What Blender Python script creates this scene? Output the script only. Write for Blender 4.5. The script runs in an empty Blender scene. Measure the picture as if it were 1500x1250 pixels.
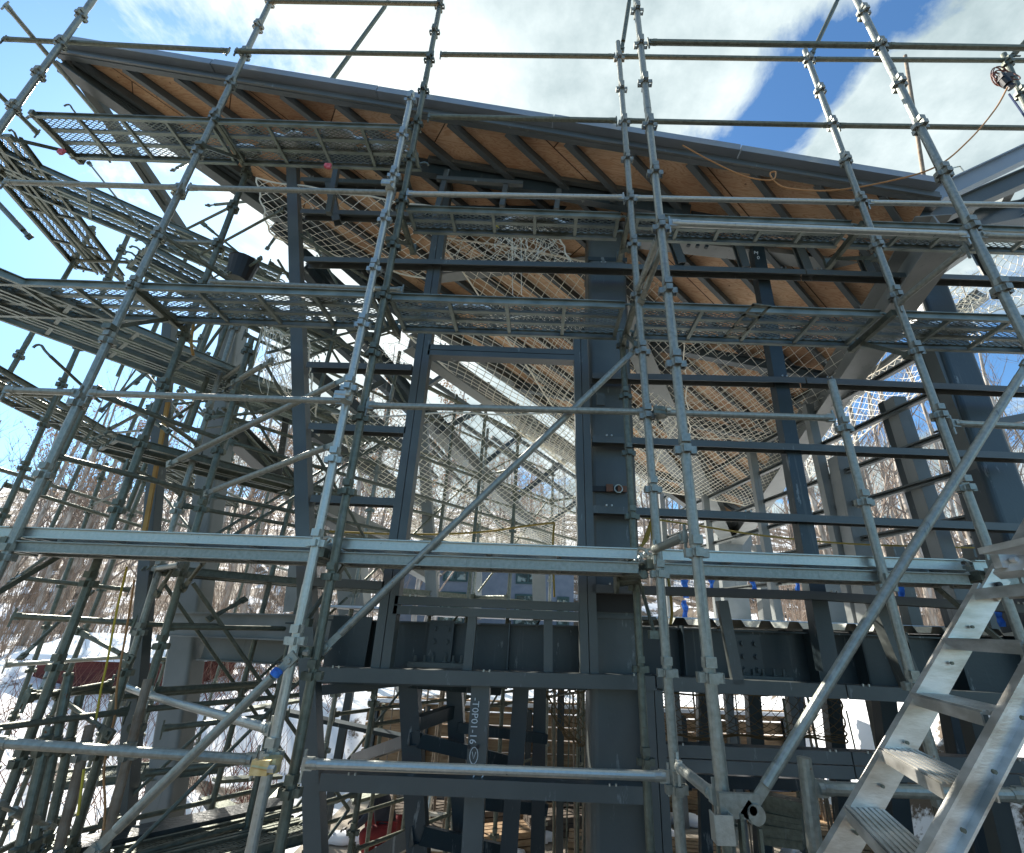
import bpy, math, random
from mathutils import Vector as V, Matrix
from math import sin, cos, pi, radians, sqrt
random.seed(7)
sc = bpy.context.scene
COL = sc.collection
# ------------------------------------------------------------ camera model
FPX, CX, CY, PIT, ROL = 665., 797., 625., radians(23.56), radians(2.0)
Fv = V((0, cos(PIT), sin(PIT)))
R0, U0 = V((1, 0, 0)), V((0, -sin(PIT), cos(PIT)))
Rv = cos(ROL)*R0 + sin(ROL)*U0
Uv = -sin(ROL)*R0 + cos(ROL)*U0
def ray(x, y): return Fv + (x-CX)/FPX*Rv + (CY-y)/FPX*Uv
def P(x, y, D):
    r = ray(x, y); return r*(D/r.y)
def PZ(x, y, z):
    r = ray(x, y); return r*(z/r.z)
def px(p):
    d = p.dot(Fv)
    if d < .01: return (0, 0)
    return (CX+FPX*p.dot(Rv)/d, CY-FPX*p.dot(Uv)/d)
cam = bpy.data.cameras.new('camera'); co = bpy.data.objects.new('camera', cam); COL.objects.link(co)
cam.sensor_width = 36; cam.lens = FPX/1500*36; cam.shift_x = -(CX-750)/1500; cam.clip_start = .05; cam.clip_end = 3000
M = Matrix.Identity(4)
for i in range(3):
    M[i][0] = Rv[i]; M[i][1] = Uv[i]; M[i][2] = -Fv[i]
co.matrix_world = M
sc.camera = co
sc.view_settings.view_transform = 'Standard'; sc.view_settings.look = 'None'
sc.view_settings.exposure = 1.22; sc.view_settings.gamma = 1
# ------------------------------------------------------------ materials
def mat(name, col, rough=.6, metal=0., col2=None, scale=8., detail=4., lo=.35, hi=.65, bump=0., bscale=None, stretch=None, spec=.5, third=None):
    m = bpy.data.materials.new(name); m.use_nodes = True
    nt = m.node_tree; b = nt.nodes['Principled BSDF']
    b.inputs['Base Color'].default_value = (*col, 1); b.inputs['Roughness'].default_value = rough
    b.inputs['Metallic'].default_value = metal; b.inputs['Specular IOR Level'].default_value = spec
    if col2 or bump:
        tc = nt.nodes.new('ShaderNodeTexCoord'); mp = nt.nodes.new('ShaderNodeMapping')
        nt.links.new(tc.outputs['Object'], mp.inputs[0])
        if stretch: mp.inputs['Scale'].default_value = stretch
        n = nt.nodes.new('ShaderNodeTexNoise'); n.inputs['Scale'].default_value = scale; n.inputs['Detail'].default_value = detail
        nt.links.new(mp.outputs[0], n.inputs['Vector'])
        if col2:
            r = nt.nodes.new('ShaderNodeValToRGB'); r.color_ramp.elements[0].position = lo; r.color_ramp.elements[1].position = hi
            r.color_ramp.elements[0].color = (*col, 1); r.color_ramp.elements[1].color = (*col2, 1)
            if third:
                e = r.color_ramp.elements.new(third[0]); e.color = (*third[1], 1)
            nt.links.new(n.outputs['Fac'], r.inputs[0]); nt.links.new(r.outputs[0], b.inputs['Base Color'])
            if metal:
                mr = nt.nodes.new('ShaderNodeMapRange'); mr.inputs[3].default_value = max(0, rough-.15); mr.inputs[4].default_value = min(1, rough+.2)
                nt.links.new(n.outputs['Fac'], mr.inputs[0]); nt.links.new(mr.outputs[0], b.inputs['Roughness'])
        if bump:
            n2 = nt.nodes.new('ShaderNodeTexNoise'); n2.inputs['Scale'].default_value = bscale or scale*4; n2.inputs['Detail'].default_value = 5
            nt.links.new(mp.outputs[0], n2.inputs['Vector'])
            bp = nt.nodes.new('ShaderNodeBump'); bp.inputs['Strength'].default_value = bump; bp.inputs['Distance'].default_value = .02
            nt.links.new(n2.outputs['Fac'], bp.inputs['Height']); nt.links.new(bp.outputs[0], b.inputs['Normal'])
    return m
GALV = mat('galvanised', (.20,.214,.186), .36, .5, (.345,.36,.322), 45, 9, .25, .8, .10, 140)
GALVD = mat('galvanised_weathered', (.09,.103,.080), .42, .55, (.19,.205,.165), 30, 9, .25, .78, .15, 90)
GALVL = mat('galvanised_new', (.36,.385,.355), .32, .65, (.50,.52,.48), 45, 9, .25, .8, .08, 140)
BROWNP = mat('pipe_rusty', (.16,.115,.075), .6, .3, (.3,.25,.19), 12, 5, .3, .7, .2)
MESHM = mat('deck_mesh_steel', (.13,.16,.143), .45, .5, (.28,.32,.29), 6, 4, .3, .7)
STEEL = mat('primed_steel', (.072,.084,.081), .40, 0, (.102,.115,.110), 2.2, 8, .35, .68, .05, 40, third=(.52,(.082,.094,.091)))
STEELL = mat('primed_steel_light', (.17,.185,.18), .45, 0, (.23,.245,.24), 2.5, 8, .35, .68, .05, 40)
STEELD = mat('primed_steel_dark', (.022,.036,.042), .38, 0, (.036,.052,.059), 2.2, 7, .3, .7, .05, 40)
FASC = mat('fascia_metal', (.22,.27,.32), .35, .1, (.27,.32,.37), 3, 5, .3, .7)
RAFT = mat('rafter_steel', (.065,.082,.088), .5, 0, (.09,.108,.115), 3, 5)
NETM = mat('net_rope', (.78,.74,.62), .85, 0, (.88,.86,.76), 5, 3)
SNOW = mat('snow', (.82,.85,.9), .75, 0, (.9,.91,.93), .9, 6, .3, .7, .8, 3)
ALU = mat('aluminium', (.42,.41,.37), .34, .7, (.74,.73,.69), 6, 9, .38, .64, .06, 60, stretch=(1,1,3))
BARK = mat('birch_bark', (.20,.165,.13), .85, 0, (.50,.46,.41), 6, 6, .35, .65, .4, 20, stretch=(1,1,.35))
TWIG = mat('twigs', (.17,.125,.10), .85, 0, (.32,.26,.215), 3, 3)
LEAFB = mat('dry_leaves', (.32,.17,.08), .8, 0, (.50,.31,.17), 3, 3)
WOOD = mat('timber', (.22,.13,.065), .8, 0, (.36,.25,.14), 3, 6, .3, .7, .2, 20, stretch=(1,8,8))
CONC = mat('concrete', (.22,.19,.155), .85, 0, (.36,.32,.26), 1.5, 8, .3, .7, .2, 12)
DIRT = mat('dirt', (.07,.055,.045), .95, 0, (.15,.12,.09), 2.5, 8, .3, .7, .5, 9)
REDW = mat('red_siding', (.09,.018,.014), .8, 0, (.14,.03,.022), 4, 5, stretch=(.3,.3,8))
BLUEW = mat('blue_siding', (.10,.13,.17), .7, 0, (.13,.16,.20), 3, 4)
GLASS = mat('window_glass', (.02,.035,.035), .08, 0, (.2,.25,.24), 3, 2, .5, .6)
GREENF = mat('window_frame', (.01,.045,.045), .5)
WHITE = mat('white_paint', (.75,.76,.76), .6)
YEL = mat('yellow_rope', (.55,.42,.05), .8)
ORNG = mat('orange_cord', (.45,.22,.08), .6)
ORNW = mat('rusty_strap', (.30,.16,.03), .7, 0, (.42,.25,.07), 5, 4)
BLK = mat('black_rubber', (.012,.013,.015), .5)
BLUE = mat('blue_fabric', (.01,.08,.40), .8, 0, (.05,.22,.70), 20, 6)
RED = mat('red_fabric', (.12,.008,.010), .8, 0, (.19,.012,.014), 6, 3)
NAVY = mat('navy_fabric', (.012,.016,.028), .8, 0, (.02,.025,.04), 8, 3)
SKIN = mat('skin', (.42,.25,.18), .6)
PINK = mat('red_tape', (.50,.05,.07), .8, 0, (.62,.16,.18), 30, 5)
BRASS = mat('brass_clamp', (.55,.42,.18), .38, .7, (.75,.62,.35), 20, 4)
CHALK = mat('chalk', (.65,.68,.68), .9)
LEATH = mat('brown_leather', (.16,.065,.03), .6)
def wear(m, amt=.62, rust=.71):
    nt = m.node_tree; b = nt.nodes['Principled BSDF']; L = nt.links.new; src = b.inputs['Base Color'].links[0].from_socket
    tc = nt.nodes.new('ShaderNodeTexCoord')
    for sc_, st, lo, hi, col in ((9, (1,1,.25), amt, amt+.05, (.19,.21,.21,1)), (14, (1,1,1), rust, rust+.02, (.16,.06,.025,1)), (3.5, (6,6,.35), .60, .72, (.085,.095,.095,1))):
        mp = nt.nodes.new('ShaderNodeMapping'); mp.inputs['Scale'].default_value = st; mp.inputs['Location'].default_value = (sc_, 2, 5); L(tc.outputs['Object'], mp.inputs[0])
        n = nt.nodes.new('ShaderNodeTexNoise'); n.inputs['Scale'].default_value = sc_; n.inputs['Detail'].default_value = 9; n.inputs['Roughness'].default_value = .68; L(mp.outputs[0], n.inputs['Vector'])
        r = nt.nodes.new('ShaderNodeMapRange'); r.inputs[1].default_value = lo; r.inputs[2].default_value = hi; L(n.outputs['Fac'], r.inputs[0])
        mx = nt.nodes.new('ShaderNodeMix'); mx.data_type = 'RGBA'; L(r.outputs[0], mx.inputs[0]); L(src, mx.inputs[6]); mx.inputs[7].default_value = col; src = mx.outputs[2]
    L(src, b.inputs['Base Color'])
for m_ in (STEEL, STEELD, STEELL): wear(m_)
for m_ in (GALV, GALVD): wear(m_, .66, .67)
def plymat():
    m = mat('plywood', (.32,.155,.072), .75)
    nt = m.node_tree; b = nt.nodes['Principled BSDF']; L = nt.links.new
    tc = nt.nodes.new('ShaderNodeTexCoord'); mp = nt.nodes.new('ShaderNodeMapping'); mp.inputs['Rotation'].default_value = (0,0,.6)
    mp.inputs['Scale'].default_value = (1.2,7,1)
    L(tc.outputs['Object'], mp.inputs[0])
    n = nt.nodes.new('ShaderNodeTexNoise'); n.inputs['Scale'].default_value = 1.6; n.inputs['Detail'].default_value = 3; n.inputs['Distortion'].default_value = 1.2
    L(mp.outputs[0], n.inputs['Vector'])
    w = nt.nodes.new('ShaderNodeMath'); w.operation = 'MULTIPLY'; w.inputs[1].default_value = 70; L(n.outputs['Fac'], w.inputs[0])
    s = nt.nodes.new('ShaderNodeMath'); s.operation = 'SINE'; L(w.outputs[0], s.inputs[0])
    mr = nt.nodes.new('ShaderNodeMapRange'); mr.inputs[1].default_value = -1; L(s.outputs[0], mr.inputs[0])
    r = nt.nodes.new('ShaderNodeValToRGB'); r.color_ramp.elements[0].color = (.68,.41,.24,1); r.color_ramp.elements[1].color = (.84,.60,.39,1)
    r.color_ramp.elements[0].position = .0; r.color_ramp.elements[1].position = .55
    L(mr.outputs[0], r.inputs[0])
    n2 = nt.nodes.new('ShaderNodeTexNoise'); n2.inputs['Scale'].default_value = .9; n2.inputs['Detail'].default_value = 6; L(tc.outputs['Object'], n2.inputs['Vector'])
    r2 = nt.nodes.new('ShaderNodeValToRGB'); r2.color_ramp.elements[0].position = .38; r2.color_ramp.elements[0].color = (.62,.55,.5,1); r2.color_ramp.elements[1].position = .6; r2.color_ramp.elements[1].color = (1,1,1,1)
    L(n2.outputs['Fac'], r2.inputs[0])
    mx = nt.nodes.new('ShaderNodeMix'); mx.data_type = 'RGBA'; mx.blend_type = 'MULTIPLY'; mx.inputs[0].default_value = 1
    L(r.outputs[0], mx.inputs[6]); L(r2.outputs[0], mx.inputs[7])
    bk = nt.nodes.new('ShaderNodeTexBrick'); bk.inputs['Scale'].default_value = 1; bk.inputs['Brick Width'].default_value = 1.82; bk.inputs['Row Height'].default_value = .91; bk.inputs['Mortar Size'].default_value = .006
    bk.inputs['Color1'].default_value = (1,1,1,1); bk.inputs['Color2'].default_value = (.66,.60,.56,1); bk.inputs['Mortar'].default_value = (.12,.08,.05,1)
    mp2 = nt.nodes.new('ShaderNodeMapping'); mp2.inputs['Rotation'].default_value = (0,0,-.633); L(tc.outputs['Object'], mp2.inputs[0]); L(mp2.outputs[0], bk.inputs['Vector'])
    m3 = nt.nodes.new('ShaderNodeMix'); m3.data_type = 'RGBA'; m3.blend_type = 'MULTIPLY'; m3.inputs[0].default_value = 1; L(mx.outputs[2], m3.inputs[6]); L(bk.outputs[0], m3.inputs[7])
    vo = nt.nodes.new('ShaderNodeTexVoronoi'); vo.inputs['Scale'].default_value = 7; L(tc.outputs['Object'], vo.inputs['Vector']); kr = nt.nodes.new('ShaderNodeMapRange'); kr.inputs[1].default_value = .05; kr.inputs[2].default_value = .09; kr.inputs[3].default_value = .8; kr.inputs[4].default_value = 0; L(vo.outputs['Distance'], kr.inputs[0])
    m4 = nt.nodes.new('ShaderNodeMix'); m4.data_type = 'RGBA'; L(kr.outputs[0], m4.inputs[0]); L(m3.outputs[2], m4.inputs[6]); m4.inputs[7].default_value = (.16,.075,.03,1)
    L(m4.outputs[2], b.inputs['Base Color'])
    return m
PLY = plymat()
# ------------------------------------------------------------ mesh builder
class MB:
    def __init__(s): s.v = []; s.f = []
    def add(s, vs, fs):
        o = len(s.v); s.v += [V(a) for a in vs]; s.f += [tuple(i+o for i in q) for q in fs]
    def tube(s, a, b, r, n=10, r2=None, caps=True):
        a = V(a); b = V(b); d = b-a
        if d.length < 1e-6: return
        d.normalize(); u = d.orthogonal().normalized(); w = d.cross(u); r2 = r if r2 is None else r2
        vs = [a+(u*cos(2*pi*i/n)+w*sin(2*pi*i/n))*r for i in range(n)]+[b+(u*cos(2*pi*i/n)+w*sin(2*pi*i/n))*r2 for i in range(n)]
        fs = [(i, (i+1) % n, n+(i+1) % n, n+i) for i in range(n)]
        if caps: fs += [tuple(range(n))[::-1], tuple(range(n, 2*n))]
        s.add(vs, fs)
    def path(s, pts, r, n=6, caps=True):
        pts = [V(p) for p in pts]; rings = []; up = None
        for i, p in enumerate(pts):
            d = (pts[min(i+1, len(pts)-1)]-pts[max(i-1, 0)]).normalized()
            if up is None: up = d.orthogonal().normalized()
            up = (up-d*up.dot(d)); up = up.normalized() if up.length > 1e-5 else d.orthogonal().normalized()
            w = d.cross(up); rr = r[i] if isinstance(r, (list, tuple)) else r
            rings.append([p+(up*cos(2*pi*k/n)+w*sin(2*pi*k/n))*rr for k in range(n)])
        vs = [q for g in rings for q in g]
        fs = [(j*n+i, j*n+(i+1) % n, (j+1)*n+(i+1) % n, (j+1)*n+i) for j in range(len(pts)-1) for i in range(n)]
        if caps: fs += [tuple(range(n))[::-1], tuple(range(len(vs)-n, len(vs)))]
        s.add(vs, fs)
    def prof(s, a, b, pr, up=(0, 0, 1), closed=True):
        """extrude 2D outline pr (side, up) from a to b"""
        a = V(a); b = V(b); d = (b-a).normalized(); up = V(up); up = (up-d*up.dot(d)).normalized(); sd = d.cross(up)
        n = len(pr)
        vs = [a+sd*q[0]+up*q[1] for q in pr]+[b+sd*q[0]+up*q[1] for q in pr]
        fs = [(i, (i+1) % n, n+(i+1) % n, n+i) for i in range(n)]+[tuple(range(n))[::-1], tuple(range(n, 2*n))]
        s.add(vs, fs)
    def beam(s, a, b, w, h, up=(0, 0, 1)):
        s.prof(a, b, [(-w/2, -h/2), (w/2, -h/2), (w/2, h/2), (-w/2, h/2)], up)
    def ibeam(s, a, b, w, h, up=(0, 0, 1), t=.012, tw=.009):
        W = w/2; H = h/2
        s.prof(a, b, [(-W,-H),(W,-H),(W,-H+t),(tw,-H+t),(tw,H-t),(W,H-t),(W,H),(-W,H),(-W,H-t),(-tw,H-t),(-tw,-H+t),(-W,-H+t)], up)
    def chan(s, a, b, w, h, up=(0, 0, 1), t=.004):
        """lipped channel opening to -side"""
        W = w/2; H = h/2
        s.prof(a, b, [(-W,-H),(W,-H),(W,H),(-W,H),(-W,H-.018),(-W+t,H-.018),(-W+t,H-t),(W-t,H-t),(W-t,-H+t),(-W+t,-H+t),(-W+t,-H+.018),(-W,-H+.018)], up)
    def box(s, c, d, ax=None):
        c = V(c); X, Y, Z = ax or (V((1,0,0)), V((0,1,0)), V((0,0,1)))
        vs = [c+X*(d[0]/2*i)+Y*(d[1]/2*j)+Z*(d[2]/2*k) for i in (-1,1) for j in (-1,1) for k in (-1,1)]
        s.add(vs, [(0,1,3,2),(4,6,7,5),(0,4,5,1),(2,3,7,6),(0,2,6,4),(1,5,7,3)])
    def lathe(s, c, prof, n=16):
        c = V(c); vs = [c+V((r*cos(2*pi*i/n), r*sin(2*pi*i/n), z)) for r, z in prof for i in range(n)]
        s.add(vs, [(j*n+i, j*n+(i+1) % n, (j+1)*n+(i+1) % n, (j+1)*n+i) for j in range(len(prof)-1) for i in range(n)])
def wpos(o):
    p = V((0,0,0))
    while o: p += o.location; o = o.parent
    return p
def mesh(name, mb, m, smooth=False):
    me = bpy.data.meshes.new(name); me.from_pydata([tuple(v) for v in mb.v], [], mb.f); me.materials.append(m)
    if smooth: me.polygons.foreach_set('use_smooth', [True]*len(me.polygons))
    me.update(); return me
AUTO = []
def tag(o, label, cat, group=None, kind=None, auto=False):
    if label: o['label'] = label
    if cat: o['category'] = cat
    if group: o['group'] = group
    if kind: o['kind'] = kind
    if auto: AUTO.append(o)
    return o
def obj(name, mb, m, parent=None, smooth=False, bevel=0):
    if parent:
        w = wpos(parent); mb.v = [v-w for v in mb.v]
    o = bpy.data.objects.new(name, mesh(name, mb, m, smooth)); COL.objects.link(o)
    if parent: o.parent = parent
    if smooth:
        pass
    return o
def link(name, me, parent, loc=(0,0,0), rot=None):
    o = bpy.data.objects.new(name, me); COL.objects.link(o); o.parent = parent; o.location = loc
    if rot: o.rotation_euler = rot
    return o
def empty(name, loc, label, cat, group=None, auto=False, kind=None):
    o = bpy.data.objects.new(name, None); o.empty_display_size = .1; COL.objects.link(o); o.location = loc
    tag(o, label, cat, group, kind, auto); o['_c'] = tuple(loc); return o
def single(name, mb, m, label, cat, group=None, kind=None, auto=False, smooth=False):
    c = sum(mb.v, V((0,0,0)))/len(mb.v)
    b = V((c.x, c.y, min(v.z for v in mb.v))); mb.v = [v-b for v in mb.v]
    o = obj(name, mb, m, None, smooth); o.location = b; tag(o, label, cat, group, kind, auto); o['_c'] = tuple(c); return o
def smooth_tube_obj(*a, **k): return obj(*a, smooth=True, **k)
# ------------------------------------------------------------ scaffold parts
R_S, R_L = .0243, .0214
def coupler_mesh():
    mb = MB()
    mb.tube((0,0,-.012), (0,0,.012), .030, 10)
    for k in range(4):
        a = k*pi/2; d = V((cos(a), sin(a), 0)); t = V((-sin(a), cos(a), 0)); z = V((0,0,1))
        for q in (-1, 1): mb.box(d*.036+t*(.015*q), (.026, .005, .036), (d, t, z))
        mb.box(d*.0485, (.005, .035, .036), (d, t, z))
    # upper lump (wedge pocket of the next direction)
    d = V((1,0,0)); t = V((0,1,0)); z = V((0,0,1))
    mb.box((0.0,-.030,.055), (.042,.02,.038), (d, t, z)); mb.tube((0,0,.035), (0,0,.072), .0285, 8)
    return mb
COUP = {m.name: mesh('coupler', coupler_mesh(), m) for m in (GALV, GALVD, GALVL)}
def standard(a, b, phase=None, m=GALV, label='galvanised upright scaffold pole', name='scaffold_standard', r=R_S, pitch=.475, rz=0., joint=True):
    """a: lower end, b: upper end (world). phase: a point (world) at which a coupler sits"""
    if a.z > b.z: a, b = b, a
    t = empty(name, a, label, 'scaffold pole', 'upright poles of the scaffold', True); t['_c'] = tuple(V(t['_c']))
    mb = MB(); d = (b-a); L = d.length; dn = d.normalized()
    mb.tube(a, b, r, 14); obj('pole', mb, m, t, smooth=False)
    me = COUP.get(m.name, COUP[GALV.name])
    s0 = ((phase-a).dot(dn)) % pitch if phase else .2
    q = dn.to_track_quat('Z', 'Y').to_euler()
    vis = None; s = s0; k = 0
    while s < L:
        p = dn*s; o = link('coupler', me, t, p); o.rotation_euler = (q.x, q.y, rz+random.uniform(-.06,.06)); s += pitch; k += 1
    if joint:
        s = s0+pitch*.45+pitch*random.randint(0, 3)
        while s < L-.1:
            jb = MB(); jb.tube(a+dn*(s-.05), a+dn*(s+.05), r+.0016, 14); obj('joint_sleeve', jb, m, t); s += 1.9
    # label anchor = visible middle
    ps = [a+d*(i/20) for i in range(21)]; ps = [p for p in ps if p.y > .3 and 0 < px(p)[0] < 1500 and 0 < px(p)[1] < 1250]
    if ps: t['_c'] = tuple(ps[len(ps)//2])
    return t
def spx(x0, y0, x1, y1, D, zlo, zhi, **k):
    """a vertical pole measured at two photo points on the depth plane D, extended between two heights"""
    p, q = P(x0, y0, D), P(x1, y1, D)
    d = (q-p)/(q.z-p.z)
    return standard(p+d*(zlo-p.z), p+d*(zhi-p.z), p, **k)
def pipe(a, b, label='galvanised horizontal scaffold pipe', m=GALV, r=R_L, name='scaffold_ledger', cat='scaffold pipe', group='horizontal pipes of the scaffold', ends=True, flat=True):
    a = V(a); b = V(b)
    t = empty(name, a, label, cat, group, True); t['_c'] = tuple((a+b)/2)
    ps = [a+(b-a)*(i/20) for i in range(21)]; ps = [p for p in ps if p.y > .3 and 0 < px(p)[0] < 1500 and 0 < px(p)[1] < 1250]
    if ps: t['_c'] = tuple(ps[len(ps)//2])
    d = (b-a).normalized(); mb = MB(); g = .05 if ends else 0
    mb.tube(a+d*g, b-d*g, r, 14); obj('tube', mb, m, t)
    if ends:
        up = V((0,0,1)); up = (up-d*up.dot(d)).normalized() if abs(d.z) < .95 else V((1,0,0)); sd = d.cross(up)
        for p, s in ((a, 1), (b, -1)):
            e = MB(); e.box(p+d*(s*.055), (.05, .022, .052), (d, sd, up)); e.box(p+d*(s*.036)-up*.01, (.01, .012, .13), (d, sd, up))
            e.tube(p+d*s*.07, p+d*s*.1, r+.002, 12)
            obj('wedge_end', e, m, t)
    return t
def brace(a, b, label='galvanised diagonal brace pipe', m=GALV, r=R_L, hook=True):
    a = V(a); b = V(b); t = empty('diagonal_brace', a, label, 'brace', 'diagonal braces of the scaffold', True); t['_c'] = tuple((a+b)/2)
    d = (b-a).normalized(); mb = MB(); mb.tube(a+d*.09, b-d*.09, r, 14); obj('tube', mb, m, t)
    sd = d.cross(V((0,-1,0))).normalized()
    for p, s in ((a, 1), (b, -1)):
        e = MB(); e.box(p+d*(s*.05), (.11, .036, .010), (d, sd, d.cross(sd))); e.tube(p+d.cross(sd)*.02, p-d.cross(sd)*.02, .014, 10); e.box(p-d*(s*.01), (.05, .05, .02), (d, sd, d.cross(sd)))
        obj('brace_hook', e, m, t)
    return t
_dk = {}
def lattice(L, W):
    mb = MB(); ca, cb = .062, .030; nx, ny = int(L/ca), int(W/cb); ca = L/nx; cb = W/ny; t = .0030
    def seg(p, q):
        d = (q-p).normalized(); s = V((-d.y, d.x, 0))*t
        mb.add([p-s, p+s, q+s, q-s, p-s-V((0,0,.003)), p+s-V((0,0,.003)), q+s-V((0,0,.003)), q-s-V((0,0,.003))], [(0,3,2,1),(4,5,6,7),(0,1,5,4),(2,3,7,6),(1,2,6,5),(0,4,7,3)])
    for j in range(ny+1):
        for i in range(nx):
            y0 = j*cb
            for s in (-1, 1):
                y1 = y0+s*cb/2
                if y1 < 0 or y1 > W: continue
                A = V((i*ca, y0, 0)); Mi = V(((i+.5)*ca, y1, 0)); B = V(((i+1)*ca, y0, 0))
                if s == 1 or j == 0: pass
                seg(A, Mi); seg(Mi, B)
    return mb
def deck(a, b, W, z, side=1, m=MESHM, label='galvanised expanded mesh scaffold deck plank', span=1.83, bars=3, mid=True, bottom=0, mesh_on=True):
    """plank runs from a to b (x, y); extends W to the left (side=1) or right of that direction"""
    a = V((*a, z)); b = V((*b, z)); d = b-a; n = max(1, round(d.length/span)); out = []
    for k in range(n):
        p = a+d*(k/n); L = round(d.length/n-.02, 3)
        t = empty('scaffold_plank', p, label, 'scaffold plank', 'mesh deck planks of the scaffold', True)
        t.rotation_euler = (0, 0, math.atan2(d.y, d.x))
        c = p+d/n/2+V((-d.y, d.x, 0)).normalized()*W/2*side; t['_c'] = tuple(c)
        key = (L, round(W, 3), side, m.name, bars, mid)
        if key not in _dk:
            lm = lattice(L-.04, W-.06); 
            for v in lm.v: v.x += .02; v.y = (v.y+.03)*side
            r1 = MB(); r2 = MB()
            def ch(mbx, y):
                mbx.prof((0,y,-.015), (L,y,-.015), [(-.012,-.03),(.012,-.03),(.012,-.024),(-.006,-.024),(-.006,.024),(.012,.024),(.012,.03),(-.012,.03),(-.012,.018),(-.007,.014),(-.007,.006),(-.012,.002),(-.012,-.008),(-.007,-.012),(-.007,-.02),(-.012,-.024)] if y*side < W/2 and side > 0 else [(-.014,-.03),(.014,-.03),(.014,-.024),(-.008,-.024),(-.008,.024),(.014,.024),(.014,.03),(-.014,.03)])
            ch(r1, .015*side); ch(r2, (W-.015)*side)
            mr = MB()
            for y in ([W*.36, W*.64] if W > .3 else [W*.5]): mr.beam((0, y*side, -.012), (L, y*side, -.012), .03, .022)
            cb = []
            for i in range(bars+2):
                x = .02+(L-.04)*i/(bars+1); q = MB(); q.beam((x, .03*side, -.022), (x, (W-.03)*side, -.022), .026, .03); cb.append(mesh('cross_bar', q, m))
            hk = []
            for x in (0, L):
                for y in (.05*side, (W-.05)*side):
                    q = MB(); s = -1 if x == 0 else 1
                    q.path([(x-s*.03,y,0),(x+s*.03,y,.022),(x+s*.06,y,.012),(x+s*.072,y,-.015)], .010, 6); hk.append(mesh('hook', q, m))
            _dk[key] = (mesh('mesh_panel', lm, m), mesh('side_rail', r1, m), mesh('side_rail', r2, m), mesh('centre_rail', mr, m), cb, hk)
        lm, r1, r2, mr, cb, hk = _dk[key]
        if mesh_on: link('mesh_panel', lm, t)
        link('side_rail', r1, t); link('side_rail', r2, t)
        if mid: link('centre_rail', mr, t)
        for q in cb: link('cross_bar', q, t)
        for q in hk: link('hook', q, t)
        out.append(t)
    return out
def bracket(x, y0, y1, z, m=GALVD, dirv=None, L=None, label='bracket arm with a diagonal strut'):
    a = V((x, y0, z)); b = V((x, y1, z))
    if dirv: b = a+V((*dirv, 0)).normalized()*L
    t = empty('scaffold_bracket', a, label, 'bracket', 'bracket arms under the decks', True); t['_c'] = tuple((a+b)/2)
    mb = MB(); mb.beam(a, b, .035, .05); obj('arm', mb, m, t)
    mb = MB(); mb.beam(a-V((0,0,.36)), a+(b-a)*.8, .012, .03); obj('strut', mb, m, t)
    mb = MB(); mb.box(b+V((0,0,.03)), (.05,.03,.1)); obj('claw', mb, m, t); mb = MB(); mb.box(a-V((0,0,.36)), (.06,.05,.04)); obj('claw', mb, m, t)
    return t
# --- the two rows of the front run (calibrated on coupler spacing)
LO, HI = -3.3, 7.2
spx(933,17,1041,1000,2.02, LO, HI, label='bright galvanised upright pole right of the steel column, with a yellow paint mark', m=GALV)
spx(1265,20,1473,438,2.02, LO, HI, label='thick galvanised upright pole in the front row')
spx(1185,90,1422,735,2.59, LO, 5.28, label='weathered upright pole behind the front row at the right', m=GALV)
spx(907,87,978,992,2.59, LO, 5.3, label='upright pole just right of the steel column', m=GALV)
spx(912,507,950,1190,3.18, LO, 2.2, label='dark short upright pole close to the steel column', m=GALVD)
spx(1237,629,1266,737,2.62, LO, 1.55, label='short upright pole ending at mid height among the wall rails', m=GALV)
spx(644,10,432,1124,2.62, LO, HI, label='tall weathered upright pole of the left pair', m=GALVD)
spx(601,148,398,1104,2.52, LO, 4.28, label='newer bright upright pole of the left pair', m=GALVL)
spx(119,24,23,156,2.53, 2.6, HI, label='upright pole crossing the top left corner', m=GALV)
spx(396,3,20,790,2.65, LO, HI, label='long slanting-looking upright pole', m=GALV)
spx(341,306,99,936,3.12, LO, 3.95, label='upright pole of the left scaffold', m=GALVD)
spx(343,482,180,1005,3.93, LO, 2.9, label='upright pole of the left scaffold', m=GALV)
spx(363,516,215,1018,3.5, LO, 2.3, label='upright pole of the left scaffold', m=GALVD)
spx(1175,1089,1195,1250,2.02, LO, -.42, label='short upright pole rising beside the brace foot', m=GALV)
spx(64,623,5,755,4.4, LO, 4.4, m=GALVD, label='upright pole of the outer run')
spx(165,655,131,748,6.2, LO, 1.9, m=GALVD, label='thin upright pole of the far left scaffold')
standard(V((-4.62,2.6,LO)), V((-4.66,2.6,2.6)), None, GALVD, 'upright pole at the left edge')
# left run receding to the back right, and far-left run
u = V((.61,.79,0)); I0 = V((-2.62,3.5,0)); H0 = V((-3.15,3.93,0))
for k in (1, 2, 3):
    for q, mm in ((I0, GALVD), (H0, GALV)):
        c = q+u*1.83*k; standard(V((c.x,c.y,LO)), V((c.x,c.y,2.9)), None, mm, 'thin upright pole behind the left corner')
for (x, y, zt) in ((-6.0,4.5,4.6),(-5.55,6.2,4.6),(-5.75,8.0,4.6),(-6.35,8.0,4.6),(-6.0,9.8,4.6),(-6.6,9.8,3.0)):
    standard(V((x,y,LO)), V((x,y,zt)), None, GALVD, 'upright pole of the outer run')
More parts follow.
